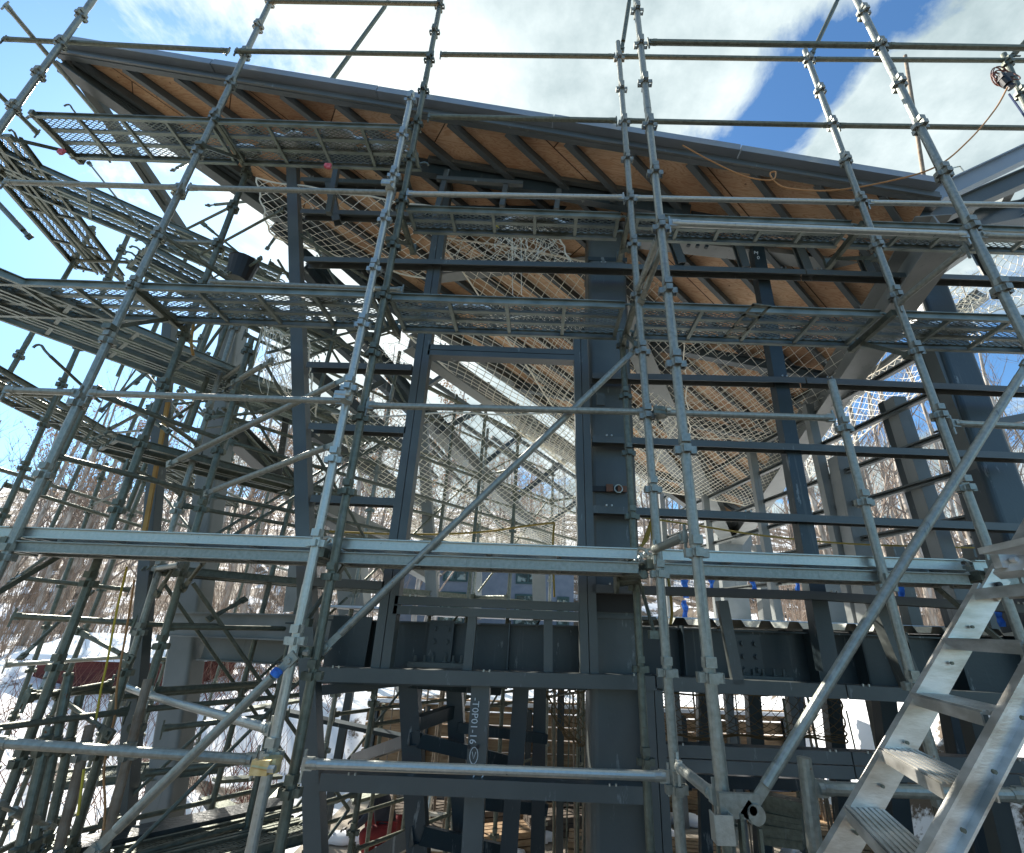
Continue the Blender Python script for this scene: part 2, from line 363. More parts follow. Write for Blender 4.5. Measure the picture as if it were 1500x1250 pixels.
# row of poles below left
for (x0,y0,x1,y1,D) in ((64,1099,34,1225,3.0),(79,1099,50,1242,3.2),(99,1099,67,1242,3.4),(121,1107,91,1225,3.1),(146,1107,109,1225,3.6),(188,1107,151,1250,3.3)):
    p, q = P(x0,y0,D), P(x1,y1,D); d = (q-p)/(q.z-p.z); zt = random.uniform(-.65,-.1)
    standard(p+d*(LO-p.z), p+d*(zt-p.z), p, random.choice((GALVD, BROWNP)), 'dark upright pole in the lower row')
# bigger uprights / tree-like at far left bottom
# --- ledgers: (x0,y0,D0, x1,y1,D1, material)
LG = [
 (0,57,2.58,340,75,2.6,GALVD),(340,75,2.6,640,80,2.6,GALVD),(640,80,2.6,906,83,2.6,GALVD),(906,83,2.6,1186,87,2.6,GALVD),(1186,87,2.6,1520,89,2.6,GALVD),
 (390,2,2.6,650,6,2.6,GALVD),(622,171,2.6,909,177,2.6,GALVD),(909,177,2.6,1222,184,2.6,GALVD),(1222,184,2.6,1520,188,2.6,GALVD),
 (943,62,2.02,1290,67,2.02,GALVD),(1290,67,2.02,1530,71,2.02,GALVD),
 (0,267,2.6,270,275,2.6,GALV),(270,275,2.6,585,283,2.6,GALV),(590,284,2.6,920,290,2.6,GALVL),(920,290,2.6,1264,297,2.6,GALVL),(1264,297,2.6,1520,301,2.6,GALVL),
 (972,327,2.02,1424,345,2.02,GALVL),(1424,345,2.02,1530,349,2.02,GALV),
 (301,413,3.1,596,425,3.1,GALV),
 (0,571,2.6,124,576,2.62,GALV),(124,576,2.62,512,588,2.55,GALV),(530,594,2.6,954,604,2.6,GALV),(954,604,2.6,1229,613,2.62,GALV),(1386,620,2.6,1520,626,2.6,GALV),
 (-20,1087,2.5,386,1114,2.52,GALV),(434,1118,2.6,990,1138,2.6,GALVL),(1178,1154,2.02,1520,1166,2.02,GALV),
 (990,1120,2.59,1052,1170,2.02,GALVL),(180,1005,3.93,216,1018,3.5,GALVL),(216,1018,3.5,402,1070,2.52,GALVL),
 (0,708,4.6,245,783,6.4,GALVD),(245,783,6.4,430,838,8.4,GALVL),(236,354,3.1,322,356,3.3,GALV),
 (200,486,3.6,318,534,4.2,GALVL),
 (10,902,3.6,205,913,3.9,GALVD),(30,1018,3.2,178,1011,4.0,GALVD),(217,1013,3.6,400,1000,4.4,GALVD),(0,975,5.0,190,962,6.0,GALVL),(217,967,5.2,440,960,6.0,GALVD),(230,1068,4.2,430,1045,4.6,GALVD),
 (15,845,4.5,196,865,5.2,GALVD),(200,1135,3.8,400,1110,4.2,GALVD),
]
for q in LG: pipe(P(q[0],q[1],q[2]), P(q[3],q[4],q[5]), m=q[6])
for z in (.38, 2.17): pipe((.65,2.02,z+.0), (.63,2.6,z+.02), label='short cross pipe joining the front rows', m=GALV); pipe((2.52,2.02,z), (2.48,2.6,z), label='short cross pipe joining the front rows', m=GALV)
# left run rails
for z in (3.1,1.3,2.1,.3):
    for q in (H0,):
        a = q+u*(0); b = q+u*1.83*(1 if z > 4 else 3)
        pipe((a.x,a.y,z), (b.x,b.y,z), m=GALVD, label='horizontal pipe behind the left corner')
for z in (4.0,3.1,2.1,1.3):
    pipe((-5.55,3.2,z), (-6.05,9.8,z), m=GALVD, label='long pipe of the outer run')
for k in range(4):
    for z in (2.1,.32):
        a = I0+u*1.83*k; b = H0+u*1.83*k; pipe((a.x,a.y,z), (b.x,b.y,z), m=GALVD, label='short cross pipe under the left deck')
for y, xo in ((4.45,-5.2),(6.2,-5.5),(8.0,-5.75)):
    for z in (3.98,2.1): pipe((xo,y,z), (xo-.75,y,z), m=GALVD, label='short cross pipe of the outer run')
# denser tower behind the left corner
for k, zt in ((0.5,3.7),(1,3.4),(1.6,3.2)):
    for q, mm in ((I0, GALVD), (H0, GALVD)):
        c = q+u*1.83*k; pipe((c.x,c.y,-3.2), (c.x,c.y,zt), m=mm, label='thin upright tube of the corner tower', ends=False, r=.0235)
for z in (3.6,2.65,1.75,1.3,.85,-.1,-.6,-1.4,-2.0):
    for q in (H0, I0):
        a = q; b = q+u*1.83; pipe((a.x,a.y,z), (b.x,b.y,z), m=GALVD, label='horizontal tube of the corner tower', r=.018)
for z0, z1 in ((.4,2.1),(2.2,3.7),(-1.5,.2),(-3.1,-1.5)):
    for q in (H0, I0):
        a = q+u*.1; b = q+u*1.75; pipe((a.x,a.y,z0), (b.x,b.y,z1), m=GALVD, label='slanting tube of the corner tower', r=.014, ends=False); pipe((a.x,a.y,z1), (b.x,b.y,z0), m=GALVD, label='slanting tube of the corner tower', r=.014, ends=False)
for z in (2.65,1.3,.85,-.6,-1.4): pipe((-3.0,2.62,z), (I0.x,I0.y,z), m=GALVD, label='tube tying the tower to the front run', r=.018); pipe((-3.0,3.12,z+.1), (H0.x,H0.y,z+.1), m=GALVD, label='tube tying the tower to the front run', r=.018)
for k in (1, 2):
    for z in (3.1,2.65,1.75,1.3,.85,-.1,-.9,-1.8):
        for q in (H0, I0):
            if z > 2.8 and k > 1: continue
            a = q+u*1.83*k; b = q+u*1.83*(k+1); pipe((a.x,a.y,z), (b.x,b.y,z), m=GALVD, label='horizontal tube behind the corner tower', r=.018)
    for z0, z1 in ((.4,2.1),(-1.5,.2),(2.2,3.3)):
        a = H0+u*(1.83*k+.1); b = H0+u*(1.83*k+1.7); pipe((a.x,a.y,z0), (b.x,b.y,z1), m=GALVD, label='slanting tube behind the corner tower', r=.014, ends=False)
rn = random.Random(77)
for i in range(30):
    x0, y0, D0 = rn.uniform(110,400), rn.uniform(230,720), rn.uniform(3.6,5.4); an = rn.choice((-.9,-.55,-.45,.5,.95,.1)); L_ = rn.uniform(60,150)
    brace(P(x0,y0,D0), P(x0+L_*cos(an),y0-L_*sin(an),D0+rn.uniform(-.5,.5)), 'thin tie tube in the corner tower', GALVD, rn.choice((.010,.014,.018)))
for i in range(16):
    x0, y0, D0 = rn.uniform(120,400), rn.uniform(330,650), rn.uniform(3.8,6); q = P(x0,y0,D0); pipe(q-V((0,0,rn.uniform(.6,1.6))), q, m=GALVD, label='short upright tube in the corner tower', ends=False, r=.0215)
pipe(PZ(2,0,5.0), PZ(152,178,5.0), m=GALV, label='sloping guard tube crossing the top left corner'); pipe(PZ(-30,110,4.6), PZ(60,200,4.6), m=GALVD, label='lower sloping guard tube in the top left corner')
# --- braces
brace(P(1100,1185,1.96), P(1503,536,1.96), 'long diagonal brace pipe leaning right beside the aluminium stair', GALV, .0200)
brace(P(478,948,2.66), P(928,515,2.66), 'long diagonal brace pipe across the wall opening', GALV)
brace(P(140,1245,2.4), P(424,968,2.4), 'diagonal brace pipe with a blue sticker', GALV)
brace(P(250,679,3.3), P(508,554,2.75), 'diagonal brace pipe left of the wall post, the upper of two', GALV)
brace(P(304,722,3.3), P(492,650,2.7), 'diagonal brace pipe left of the wall post, the lower of two', GALV)
for a, b in (((568,4,3.0),(472,136,3.0)),((911,72,2.6),(923,-6,2.45)),((1190,78,2.6),(1229,-4,2.45)),((940,440,2.55),(978,338,2.1)),((343,560,3.4),(395,530,3.2)),((60,1010,4.2),(120,880,4.6)),((0,1180,2.9),(70,1210,3.2))):
    brace(P(*a), P(*b), m=GALV if a[1] > 100 else GALVD)
for (x0,y0,D0,x1,y1,D1) in ((205,370,4.4,345,300,3.6),(255,350,4.4,335,400,3.8),(280,450,4.2,380,380,3.8),(300,330,4,385,400,4.5),(200,560,4.2,330,440,4.6),(150,600,4.4,300,470,4.6),(180,590,5,330,690,5.6),(250,540,4,300,520,4.3),(215,640,4.5,330,560,4.2),(330,600,4.6,420,700,6),(135,740,5.8,190,715,5.4),(20,850,4,90,800,4.4),(35,960,4,130,870,4.4),(85,1020,3.4,160,1075,3.2),(115,925,3.6,190,965,3.5),(355,880,4.2,310,905,4.0),(270,860,3.5,305,815,3.3),(232,868,3.9,262,820,3.8)):
    brace(P(x0,y0,D0), P(x1,y1,D1), 'thin diagonal brace', GALVD, .014)
# --- decks and brackets of the front run
deck((-4.66,2.64),(-3.03,2.64),.42,4.02,label='mesh deck plank of the top level'); deck((-3.0,2.64),(-1.25,2.64),.42,4.02,label='mesh deck plank with melting snow')
deck((-4.66,2.64),(-3.03,2.64),.42,2.17,label='mesh deck plank of the second level'); deck((-3.0,2.64),(-1.25,2.64),.42,2.17,label='mesh deck plank of the second level')
deck((-1.17,2.66),(.58,2.66),.42,2.17,label='mesh deck plank of the second level'); deck((.68,2.66),(2.45,2.66),.42,2.17,label='mesh deck plank above a slotted joint plate'); deck((2.5,2.66),(4.3,2.66),.42,2.17,label='mesh deck plank of the second level')
deck((-1.17,2.66),(.58,2.66),.25,3.06,label='narrow mesh plank behind the guard rail', bars=4); deck((.68,2.66),(2.45,2.66),.25,3.06,label='narrow mesh plank behind the guard rail', bars=4); deck((2.5,2.66),(4.3,2.66),.25,3.06,label='narrow mesh plank behind the guard rail', bars=4)
for x0, x1 in ((-4.66,-3.03),(-3.0,-1.25),(-1.17,.58),(.68,2.45),(2.5,4.3)):
    for w0 in (0, .27): deck((x0,2.66+w0),(x1,2.66+w0),.25,.405,label='pale galvanised deck plank at eye level', m=GALVL)
    deck((x0,2.64),(x1,2.64),.25,.325,label='second deck plank stacked under the eye level deck', m=GALV, mesh_on=False)
for x in (-4.62,-3.0,-1.22,.62,2.48):
    for z in (2.13,4.0,.33,3.0):
        if (z == 4.0 and x > -1.3) or (z == 3.0 and x < -1.3): continue
        bracket(x, 2.62, 3.1, z)
mb = MB(); c = PZ(1093,472,2.105); dx = (PZ(1118,446,2.105)-PZ(1070,498,2.105)).normalized(); sy = V((-dx.y,dx.x,0))
for s in (-1,1): mb.box(c+sy*.06*s, (.40,.02,.006), (dx, sy, V((0,0,1))))
for s in (-1,-.4,.4,1): mb.box(c+dx*.19*s, (.03,.14,.006), (dx, sy, V((0,0,1))))
single('joint_plate', mb, GALVD, 'flat slotted steel plate bridging the deck planks under the right bay', 'plate')
# left face decks
def run(a, b, W, n, z, m=MESHM, label='mesh deck plank behind the left corner'):
    a = V(a); b = V(b); d = (b-a).normalized(); nn = V((-d.y, d.x))
    for k in range(n): o = nn*(k*(W+.03)); deck((a.x+o.x,a.y+o.y), (b.x+o.x,b.y+o.y), W, z, 1, m=m, label=label)
run((-5.3,3.0), (-3.4,4.6), .25, 2, 4.03); run((-3.9,2.5), (-1.9,5.38), .25, 3, 2.17); run((-3.0,3.9), (.2,8.2), .25, 2, .33, GALVD)
run((-3.7,3.2), (-2.6,4.8), .25, 2, 3.1); run((-3.4,3.4), (-2.2,5.1), .25, 2, 1.28, GALVD)
run((-5.0,2.9), (-5.6,4.8), .25, 2, 4.03, GALVD, 'mesh deck plank of the outer run'); run((-5.3,3.4), (-6.6,9.9), .3, 2, 2.17, GALVD, 'mesh deck plank of the outer run')
# lower left deck with dark toe board
pa, pb = PZ(40,1272,-1.42), PZ(425,1186,-1.42)
deck((pa.x,pa.y),(pb.x,pb.y),.28,-1.42,-1,m=GALVD,label='dark wet mesh deck plank'); dd = (pb-pa).normalized(); nn = V((dd.y,-dd.x,0))
deck((pa.x+nn.x*.3,pa.y+nn.y*.3),(pb.x+nn.x*.3,pb.y+nn.y*.3),.28,-1.42,-1,m=GALVD,label='dark wet mesh deck plank')
mb = MB(); mb.beam(pa+V((0,0,.02))-nn*.14, pb+V((0,0,.02))-nn*.14, .22, .03); single('solid_plank', mb, mat('wet_plank',(.02,.026,.028),.3,0,(.06,.07,.07),5,6,.4,.8,.3,30), 'dark wet solid plank beside the lower left mesh deck', 'scaffold plank')
a2, b2 = PZ(100,1120,-1.25), PZ(330,1100,-1.25)
deck((a2.x,a2.y),(b2.x,b2.y),.4,-1.3,-1,m=GALVD,label='dark mesh deck plank seen beyond the long bottom pipe')
# snow lying on top deck
def snowpatch(c, sx, sy, label, h=.03, seed=0):
    rnd = random.Random(seed); n = 22; mb = MB(); ph = [rnd.uniform(.55,1.15) for _ in range(n)]
    ring = lambda s, z: [V((c[0]+cos(2*pi*i/n)*sx*ph[i]*s, c[1]+sin(2*pi*i/n)*sy*ph[i]*s, c[2]+z)) for i in range(n)]
    vs = ring(1,0)+ring(.9,h)+ring(.5,h*1.5)+[V((c[0],c[1],c[2]+h*1.6))]
    fs = [(k*n+i,k*n+(i+1)%n,(k+1)*n+(i+1)%n,(k+1)*n+i) for k in (0,1) for i in range(n)]+[(2*n+i,2*n+(i+1)%n,3*n) for i in range(n)]+[tuple(range(n))[::-1]]
    mb.add(vs, fs); return single('snow_patch', mb, SNOW, label, 'snow', 'patches of snow lying on the decks', auto=True, smooth=True)
i = 0
for x, y, z, sx, sy in ((-2.45,2.86,4.03,.35,.11),(-1.95,2.8,4.03,.25,.12),(-1.55,2.9,4.03,.25,.1),(-2.9,2.95,4.03,.18,.06),(-.15,2.76,3.07,.24,.06),(.05,2.82,3.07,.12,.04),(2.1,2.78,3.07,.14,.08),(3.2,2.76,3.07,.2,.06),(-2.2,2.85,2.18,.1,.05),(-1.7,2.75,2.18,.14,.06),(3.1,2.85,2.18,.25,.08),(-.6,2.82,2.18,.2,.07)):
    i += 1; snowpatch((x,y,z), sx, sy, 'thin snow patch on a mesh deck', seed=i)
# ------------------------------------------------------------ steel building (one thing, everything on it is welded or bolted)
BL = empty('steel_building', (0,3.5,-3.3), 'unfinished dark grey steel building frame with a slanting plywood roof behind the scaffold', 'building'); AUTOX = None
def bpart(name, mb, m, par=None, label=None):
    o = obj(name, mb, m, par or BL)
    if label: o['label'] = label
    return o
def boxpost(a, b, w, d, name='post', m=STEEL, par=None, up=(0,-1,0), seam=False, off=True):
    mb = MB(); a = V(a); b = V(b)
    if off: a = a+V((0,d/2,0)); b = b+V((0,d/2,0))
    if seam:
        for s in (-1, 1):
            q = MB(); x = V((s*(w/4+.0015),0,0)); mb.beam(a+x, b+x, w/2-.003, d, up)
    else: mb.beam(a, b, w, d, up)
    return bpart(name, mb, m, par)
DW = 3.5
# wall posts
boxpost(P(459,1300,DW), P(425,203,DW), .105, .10, m=STEEL)
boxpost(P(556,982,DW), P(657,232,DW), .13, .10, seam=True)
boxpost(P(864,992,DW), P(850,484,DW), .125, .10, seam=True)
boxpost(P(1219,985,3.56), P(1108,345,3.56), .12, .10, m=STEELD)
boxpost(P(1083,1003,DW), P(1059,880,DW), .075, .05, m=STEEL)
boxpost(P(1345,1010,3.6), P(1290,880,3.6), .12, .1, m=STEEL)
boxpost(P(972,1260,DW), P(958,1008,DW), .115, .1, seam=True)
# extra posts above the rail in the roof triangle
for (x0,y0,x1,y1) in ((636,318,655,240),(735,300,741,262),(815,305,819,268),(898,290,900,275),(480,310,492,235)):
    boxpost(P(x0,y0,3.25), P(x1,y1+8,3.25), .05, .05, 'stud')
for (x0,y0,x1,y1) in ((1000,384,984,340),(1094,390,1078,340),(1186,394,1166,342),(1278,397,1256,348),(1368,402,1344,352),(1460,406,1430,352),(492,322,480,262)):
    mb = MB(); mb.chan(P(x0,y0,DW)+V((0,.04,0)), P(x1,y1,DW)+V((0,.04,0)), .08, .075, (0,-1,0), .006); bpart('stud', mb, STEEL)
# girder studs
for (x0,y0,x1,y1,w) in ((684,985,692,902,.062),(803,990,803,905,.062)):
    boxpost(P(x0,y0,DW+.02), P(x1,y1,DW+.02), w, .05, 'stud')
# girts
def girt(x0,y0,x1,y1,h=.058,D=DW,m=STEEL,w=.10,seam=False):
    a, b = P(x0,y0,D)+V((0,w/2,0)), P(x1,y1,D)+V((0,w/2,0)); mb = MB()
    if seam:
        mb.beam(a+V((0,0,h/4+.002)), b+V((0,0,h/4+.002)), w, h/2-.003); mb.beam(a-V((0,0,h/4+.002)), b-V((0,0,h/4+.002)), w, h/2-.003)
    else:
        mb.prof(a, b, [(-w/2,-h/2),(-w/2,h/2),(w/2,h/2),(w/2,-h/2),(w/2-.006,-h/2),(w/2-.006,h/2-.006),(-w/2+.006,h/2-.006),(-w/2+.006,-h/2)])
    bpart('girt', mb, m)
    q = MB(); n = max(1, int((b-a).length/1.1))
    for i in range(n+1):
        c = a+(b-a)*((i+.12)/(n+.24)); 
        for s in (-.02,.02): q.tube(c+V((s,-w/2-.008,h/2+.012)), c+V((s,-w/2-.008,h/2-.002)), .007, 6)
    bpart('bolt', q, GALVL)
for g in ((445,379,852,388,.058,3.43),(852,388,1180,398,.058,3.43),(1182,398,1530,410,.058,3.43),(868,550,1180,557),(1182,557,1530,572),(868,643,1530,669),(868,746,1530,774),(866,862,1190,872),(1190,872,1530,893),
          (449,534,603,538),(452,624,594,630),(455,730,577,735),(459,852,562,858),(440,309,620,314),(440,262,600,268)):
    girt(*g)
girt(464,988,960,1001,.085,3.45); girt(962,1001,1240,1014,.085); girt(1242,1014,1530,1030,.085); girt(468,1146,944,1166,.09,3.45); 
girt(970,1110,1250,1122,.15,3.6,seam=True); girt(1252,1122,1530,1136,.15,3.6,seam=True)
girt(627,512,844,520,.11,seam=True); girt(577,886,848,896,.12,seam=True)
# roof edge beams of the wall
mb = MB(); mb.chan(P(628,233,3.28), P(1010,294,3.28), .05, .05); bpart('edge_beam', mb, STEEL)
mb = MB(); mb.beam(P(430,212,3.36), P(1010,312,3.36), .07, .22); bpart('edge_beam', mb, STEELD)
mb = MB(); mb.beam(P(1012,322,3.42), P(1370,352,3.42), .07, .20); bpart('edge_beam', mb, STEELD)
mb = MB(); mb.beam(P(640,262,3.26), P(766,270,3.26), .04, .05); bpart('edge_beam', mb, STEEL)
mb = MB(); mb.ibeam(P(610,322,3.66), P(1370,322,3.66), .16, .24); bpart('edge_beam', mb, STEELD)
# main columns
def col(x0,y0,x1,y1,D,w,m=STEEL,zb=-3.3,rounded=True,name='column'):
    a, b = P(x0,y0,D), P(x1,y1,D); d = (b-a)/(b.z-a.z); a = a+d*(zb-a.z)
    h = w/2; r = w*.14 if rounded else .003
    pr = []
    for cx_, cy_, a0 in ((h-r,h-r,0),(-h+r,h-r,90),(-h+r,-h+r,180),(h-r,-h+r,270)):
        for k in range(5): an = radians(a0+k*22.5); pr.append((cx_+r*cos(an), cy_+r*sin(an)))
    mb = MB(); mb.prof(a, b, pr, (0,1,0)); return bpart(name, mb, m), a, b
c1, a1, b1 = col(905,1240,884,326,3.86,.40)
# cap plates and panel joints of main column
mb = MB(); mb.box(P(886,400,3.86)-V((0,0,.0)), (.412,.412,.05)); bpart('diaphragm_plate', mb, STEELD)
for y in (905,997): mb = MB(); mb.box(P(900,y,3.86), (.54,.46,.022)); bpart('diaphragm_plate', mb, STEEL)
mb = MB(); mb.box(P(896,880,3.645), (.36,.02,.16)); bpart('access_plate', mb, BLK)
for (x,y) in ((1000-28,585),(972+12,822),(960,925)): mb = MB(); mb.box(P(x-92 if x<1001 else x,y,3.55), (.07,.02,.12)); bpart('gusset_plate', mb, STEEL)
col(1478,800,1345,415,3.95,.34,STEELD); col(1476,800,1352,470,3.88,.13,STEEL,rounded=False)
col(285,880,345,470,5.0,.24,STEELL); col(212,880,250,470,4.2,.10,STEEL,rounded=False); pass
mb = MB(); p_, q_ = P(208,800,4.1), P(246,590,4.1); mb.beam(p_, q_, .035, .02, (0,-1,0)); single('ochre_strap', mb, ORNW, 'ochre stained timber strip standing against the narrow left steel post', 'timber strip')
# bolts on the narrow columns, interior columns
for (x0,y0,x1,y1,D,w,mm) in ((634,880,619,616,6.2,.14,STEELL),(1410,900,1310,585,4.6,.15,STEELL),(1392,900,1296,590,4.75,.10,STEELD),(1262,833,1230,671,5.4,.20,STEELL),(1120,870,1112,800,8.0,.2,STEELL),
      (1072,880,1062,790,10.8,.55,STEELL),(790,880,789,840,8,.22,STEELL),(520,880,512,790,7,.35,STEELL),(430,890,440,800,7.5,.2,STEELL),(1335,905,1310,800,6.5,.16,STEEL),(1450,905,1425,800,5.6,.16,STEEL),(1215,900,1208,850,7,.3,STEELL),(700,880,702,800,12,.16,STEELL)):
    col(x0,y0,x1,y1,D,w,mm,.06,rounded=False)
# posts under the floor
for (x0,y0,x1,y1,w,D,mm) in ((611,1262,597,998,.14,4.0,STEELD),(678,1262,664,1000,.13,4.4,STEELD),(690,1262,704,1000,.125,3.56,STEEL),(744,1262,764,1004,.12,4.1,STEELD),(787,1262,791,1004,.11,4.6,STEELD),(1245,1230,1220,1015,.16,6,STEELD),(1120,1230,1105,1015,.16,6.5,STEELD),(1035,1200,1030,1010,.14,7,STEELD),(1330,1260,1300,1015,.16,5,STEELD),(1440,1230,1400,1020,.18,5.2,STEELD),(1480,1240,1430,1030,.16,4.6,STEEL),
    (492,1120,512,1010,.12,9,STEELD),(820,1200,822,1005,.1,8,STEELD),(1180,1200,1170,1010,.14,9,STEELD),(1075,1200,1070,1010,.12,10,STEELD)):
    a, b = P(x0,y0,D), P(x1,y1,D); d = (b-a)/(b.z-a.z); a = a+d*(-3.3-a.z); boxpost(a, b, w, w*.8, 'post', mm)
for (x0,y0,D0,x1,y1,D1,h) in ((465,1012,4.2,600,996,4.0,.07),(600,1000,4.0,730,1012,4.6,.07),(610,1060,4.0,668,1040,4.5,.09),(520,1112,5,608,1082,4.0,.08),(612,1084,4.0,742,1116,4.5,.09),(670,1065,4.4,800,1082,4.6,.07),(545,1260,4.4,612,1222,4.0,.1),(614,1222,4.0,745,1252,4.5,.1),(700,1175,4.5,800,1185,4.7,.08),(1000,1142,5,1200,1150,6,.1),(470,1135,4.2,560,1120,4.6,.05)):
    mb = MB(); mb.chan(P(x0,y0,D0), P(x1,y1,D1), .08, h); bpart('bracing', mb, STEELD)
# floor girders
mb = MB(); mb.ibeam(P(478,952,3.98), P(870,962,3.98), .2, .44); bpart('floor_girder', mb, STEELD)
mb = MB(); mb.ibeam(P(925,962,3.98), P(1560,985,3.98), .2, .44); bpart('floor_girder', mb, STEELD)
mb = MB(); mb.ibeam(P(248,914,4.6), P(500,921,4.0), .12, .20); bpart('edge_beam', mb, STEELL)
mb = MB(); mb.ibeam(P(300,948,5.0), P(470,958,5.0), .15, .22); bpart('floor_girder', mb, STEELL)
mb = MB(); mb.box(P(510,945,3.84), (.30,.012,.40)); bpart('end_plate', mb, STEELD)
for X0, n in ((645,1),(1098,1)):
    c = P(X0,940 if X0 < 700 else 962,3.88); mb = MB(); mb.box(c, (.19,.014,.30)); sp = bpart('splice_plate', mb, STEELD)
    mb = MB()
    for i in (-1,1):
        for j in (-1,0,1): p = c+V((i*.05,-.007,j*.09)); mb = MB(); mb.tube(p, p+V((0,-.022,0)), .017, 6); mb.tube(p, p+V((0,-.006,0)), .024, 10); bpart('bolt', mb, STEELD, sp)
for xs, y in (((608,622,634,652,664,676),965),((1090,1104,1118,1134,1148),985)):
    mb = MB()
    for x in xs: p = P(x,y,3.86); mb = MB(); mb.tube(p-V((0,0,.04)), p+V((0,0,.02)), .011, 6); mb.tube(p-V((0,0,.045)), p-V((0,0,.02)), .02, 6); bpart('bolt', mb, STEEL)
mb = MB(); mb.beam(P(598,973,3.84), P(682,976,3.84), .05, .035); bpart('splice_plate', mb, STEEL)
mb = MB(); mb.beam(P(1085,993,3.84), P(1160,996,3.84), .05, .035); bpart('splice_plate', mb, STEEL)
for x in (560,745,1000,1190,1260,1330,1400): mb = MB(); mb.box(P(x,955+(x-900)*.03,3.9), (.012,.13,.40)); bpart('stiffener', mb, STEELD)
# floor deck with corrugated edge
mb = MB(); x = .75
prof = []
while x < 4.6:
    prof += [(x,0),(x+.10,0),(x+.13,.05),(x+.2,.05)]; x += .23
n = len(prof); zz = .035
vs = [V((q[0],3.95,zz+q[1])) for q in prof]+[V((q[0]*1.0+.6,12.5,zz+q[1])) for q in prof]
mb.add(vs, [(i,i+1,n+i+1,n+i) for i in range(n-1)]); bpart('floor_deck', mb, GALVL)
mb = MB(); mb.box((1.0,8.6,.10), (6.6,7.6,.02)); fs_ = bpart('floor_snow', mb, SNOW)
# under-floor beams
for y in (5.2,6.6,8.2,10,11.8): mb = MB(); mb.ibeam((-2.3+.1*y,y,-.17), (4.8,y,-.17), .15, .3); bpart('floor_beam', mb, STEELD)
for xx in (-2.0,1.0,3.6): mb = MB(); mb.ibeam((xx,4.1,-.2), (xx+.5,12,-.2), .15, .3); bpart('floor_beam', mb, STEELD)
# right wing wall of posts and rails
def rw(D): return 3.95-.19*(D-3.95)
for z in (-.0,.65,1.03,1.45,1.85,2.3,2.75,3.1):
    mb = MB(); mb.chan((rw(4.1)+.05,4.1,z), (rw(10.4)+.05,10.4,z), .06, .06); bpart('girt', mb, STEEL)
for D in (5.6,6.9,8.4,10.2): mb = MB(); mb.beam((rw(D),D,-3.3), (rw(D),D,2.9), .11, .11, (0,1,0)); bpart('post', mb, STEELL)
for z in (.9,1.9,2.8): mb = MB(); mb.chan((4.0,4.2,z), (7.5,4.6,z+.9), .07, .08); bpart('girt', mb, STEEL)
# ---------------- roof
PL, PR, PV = P(100,82,2.9), P(1362,292,2.9), P(1068,775,11)
nrm = (PR-PL).cross(PV-PL).normalized(); nrm = nrm if nrm.z > 0 else -nrm
ROOF = empty('roof', (0,0,0), None, None); ROOF.parent = BL; ROOF.location = V((0,3,3))-BL.location
mb = MB(); t = nrm*.02; mb.add([PL,PR,PV,PL+t,PR+t,PV+t], [(0,1,2),(3,5,4),(0,3,4,1),(1,4,5,2),(2,5,3,0)]); bpart('plywood_sheeting', mb, PLY, ROOF)
rd = V((1.5,1.1)).normalized(); ed = (PR-PL); 
def cross2(a, b): return a.x*b.y-a.y*b.x
L = ed.length
def inter(p, d, a, b):
    e = V((b.x-a.x, b.y-a.y)); den = cross2(d, e)
    if abs(den) < 1e-6: return None
    w = V((a.x-p.x, a.y-p.y)); return cross2(w, e)/den, cross2(w, d)/den
k = 0; s = -.35
def onplane(x, y): return PL.z-(nrm.x*(x-PL.x)+nrm.y*(y-PL.y))/nrm.z
while s < 1.0:
    s = (.12+k*.585)/L; k += 1
    if s > .985: break
    p = PL+ed*s
    r = inter(p, rd, PR, PV)
    if r and 0 <= r[1] <= 1:
        q = V((p.x+rd.x*r[0], p.y+rd.y*r[0])); q3 = V((q.x, q.y, onplane(q.x, q.y)))
        r2 = inter(p, rd, PL, PV)
        mb = MB(); o = -nrm*.052; mb.chan(p+o, q3+o, .05, .09, nrm, .006); bpart('rafter', mb, RAFT, ROOF)
k = 0
for k in (1,):    # rafter starting on the left edge
    p = PL+(PV-PL)*.03; r = inter(p, rd, PR, PV)
    if r and 0 <= r[1] <= 1:
        q = V((p.x+rd.x*r[0], p.y+rd.y*r[0])); q3 = V((q.x, q.y, onplane(q.x, q.y)))
        mb = MB(); o = -nrm*.052; mb.chan(p+o, q3+o, .05, .09, nrm, .006); bpart('rafter', mb, RAFT, ROOF)
for y in (5.2,6.8,8.8):    # purlins
    f = (y-2.9)/(11-2.9); a = PL+(PV-PL)*f; b = PR+(PV-PR)*f; mb = MB(); o = -nrm*.17; mb.ibeam(a+o, b+o, .10, .14); bpart('purlin', mb, RAFT if y > 5 else STEELD, ROOF)
# fascia
up_ = nrm; out = V((0,-1,0))
mb = MB(); mb.beam(PL+V((-.02,-.05,-.05)), PR+V((.02,-.05,-.05)), .05, .11); bpart('fascia', mb, RAFT, ROOF)
mb = MB(); mb.beam(PL+V((0,-.085,-.085)), PR+V((0,-.085,-.085)), .03, .03); bpart('fascia_trim', mb, STEEL, ROOF)
nseg = 5
for i in range(nseg):
    a = PL+ed*(i/nseg)+V((0,-.09,.045+.006*(i % 2))); b = PL+ed*((i+1)/nseg-.001)+V((0,-.09,.045+.006*(i % 2))); mb = MB(); mb.beam(a, b, .13, .075); bpart('fascia_flashing', mb, FASC, ROOF)
mb = MB(); mb.box(PV+V((0,0,-.42)), (.75,.6,.62)); bpart('node_block', mb, STEELL, ROOF)
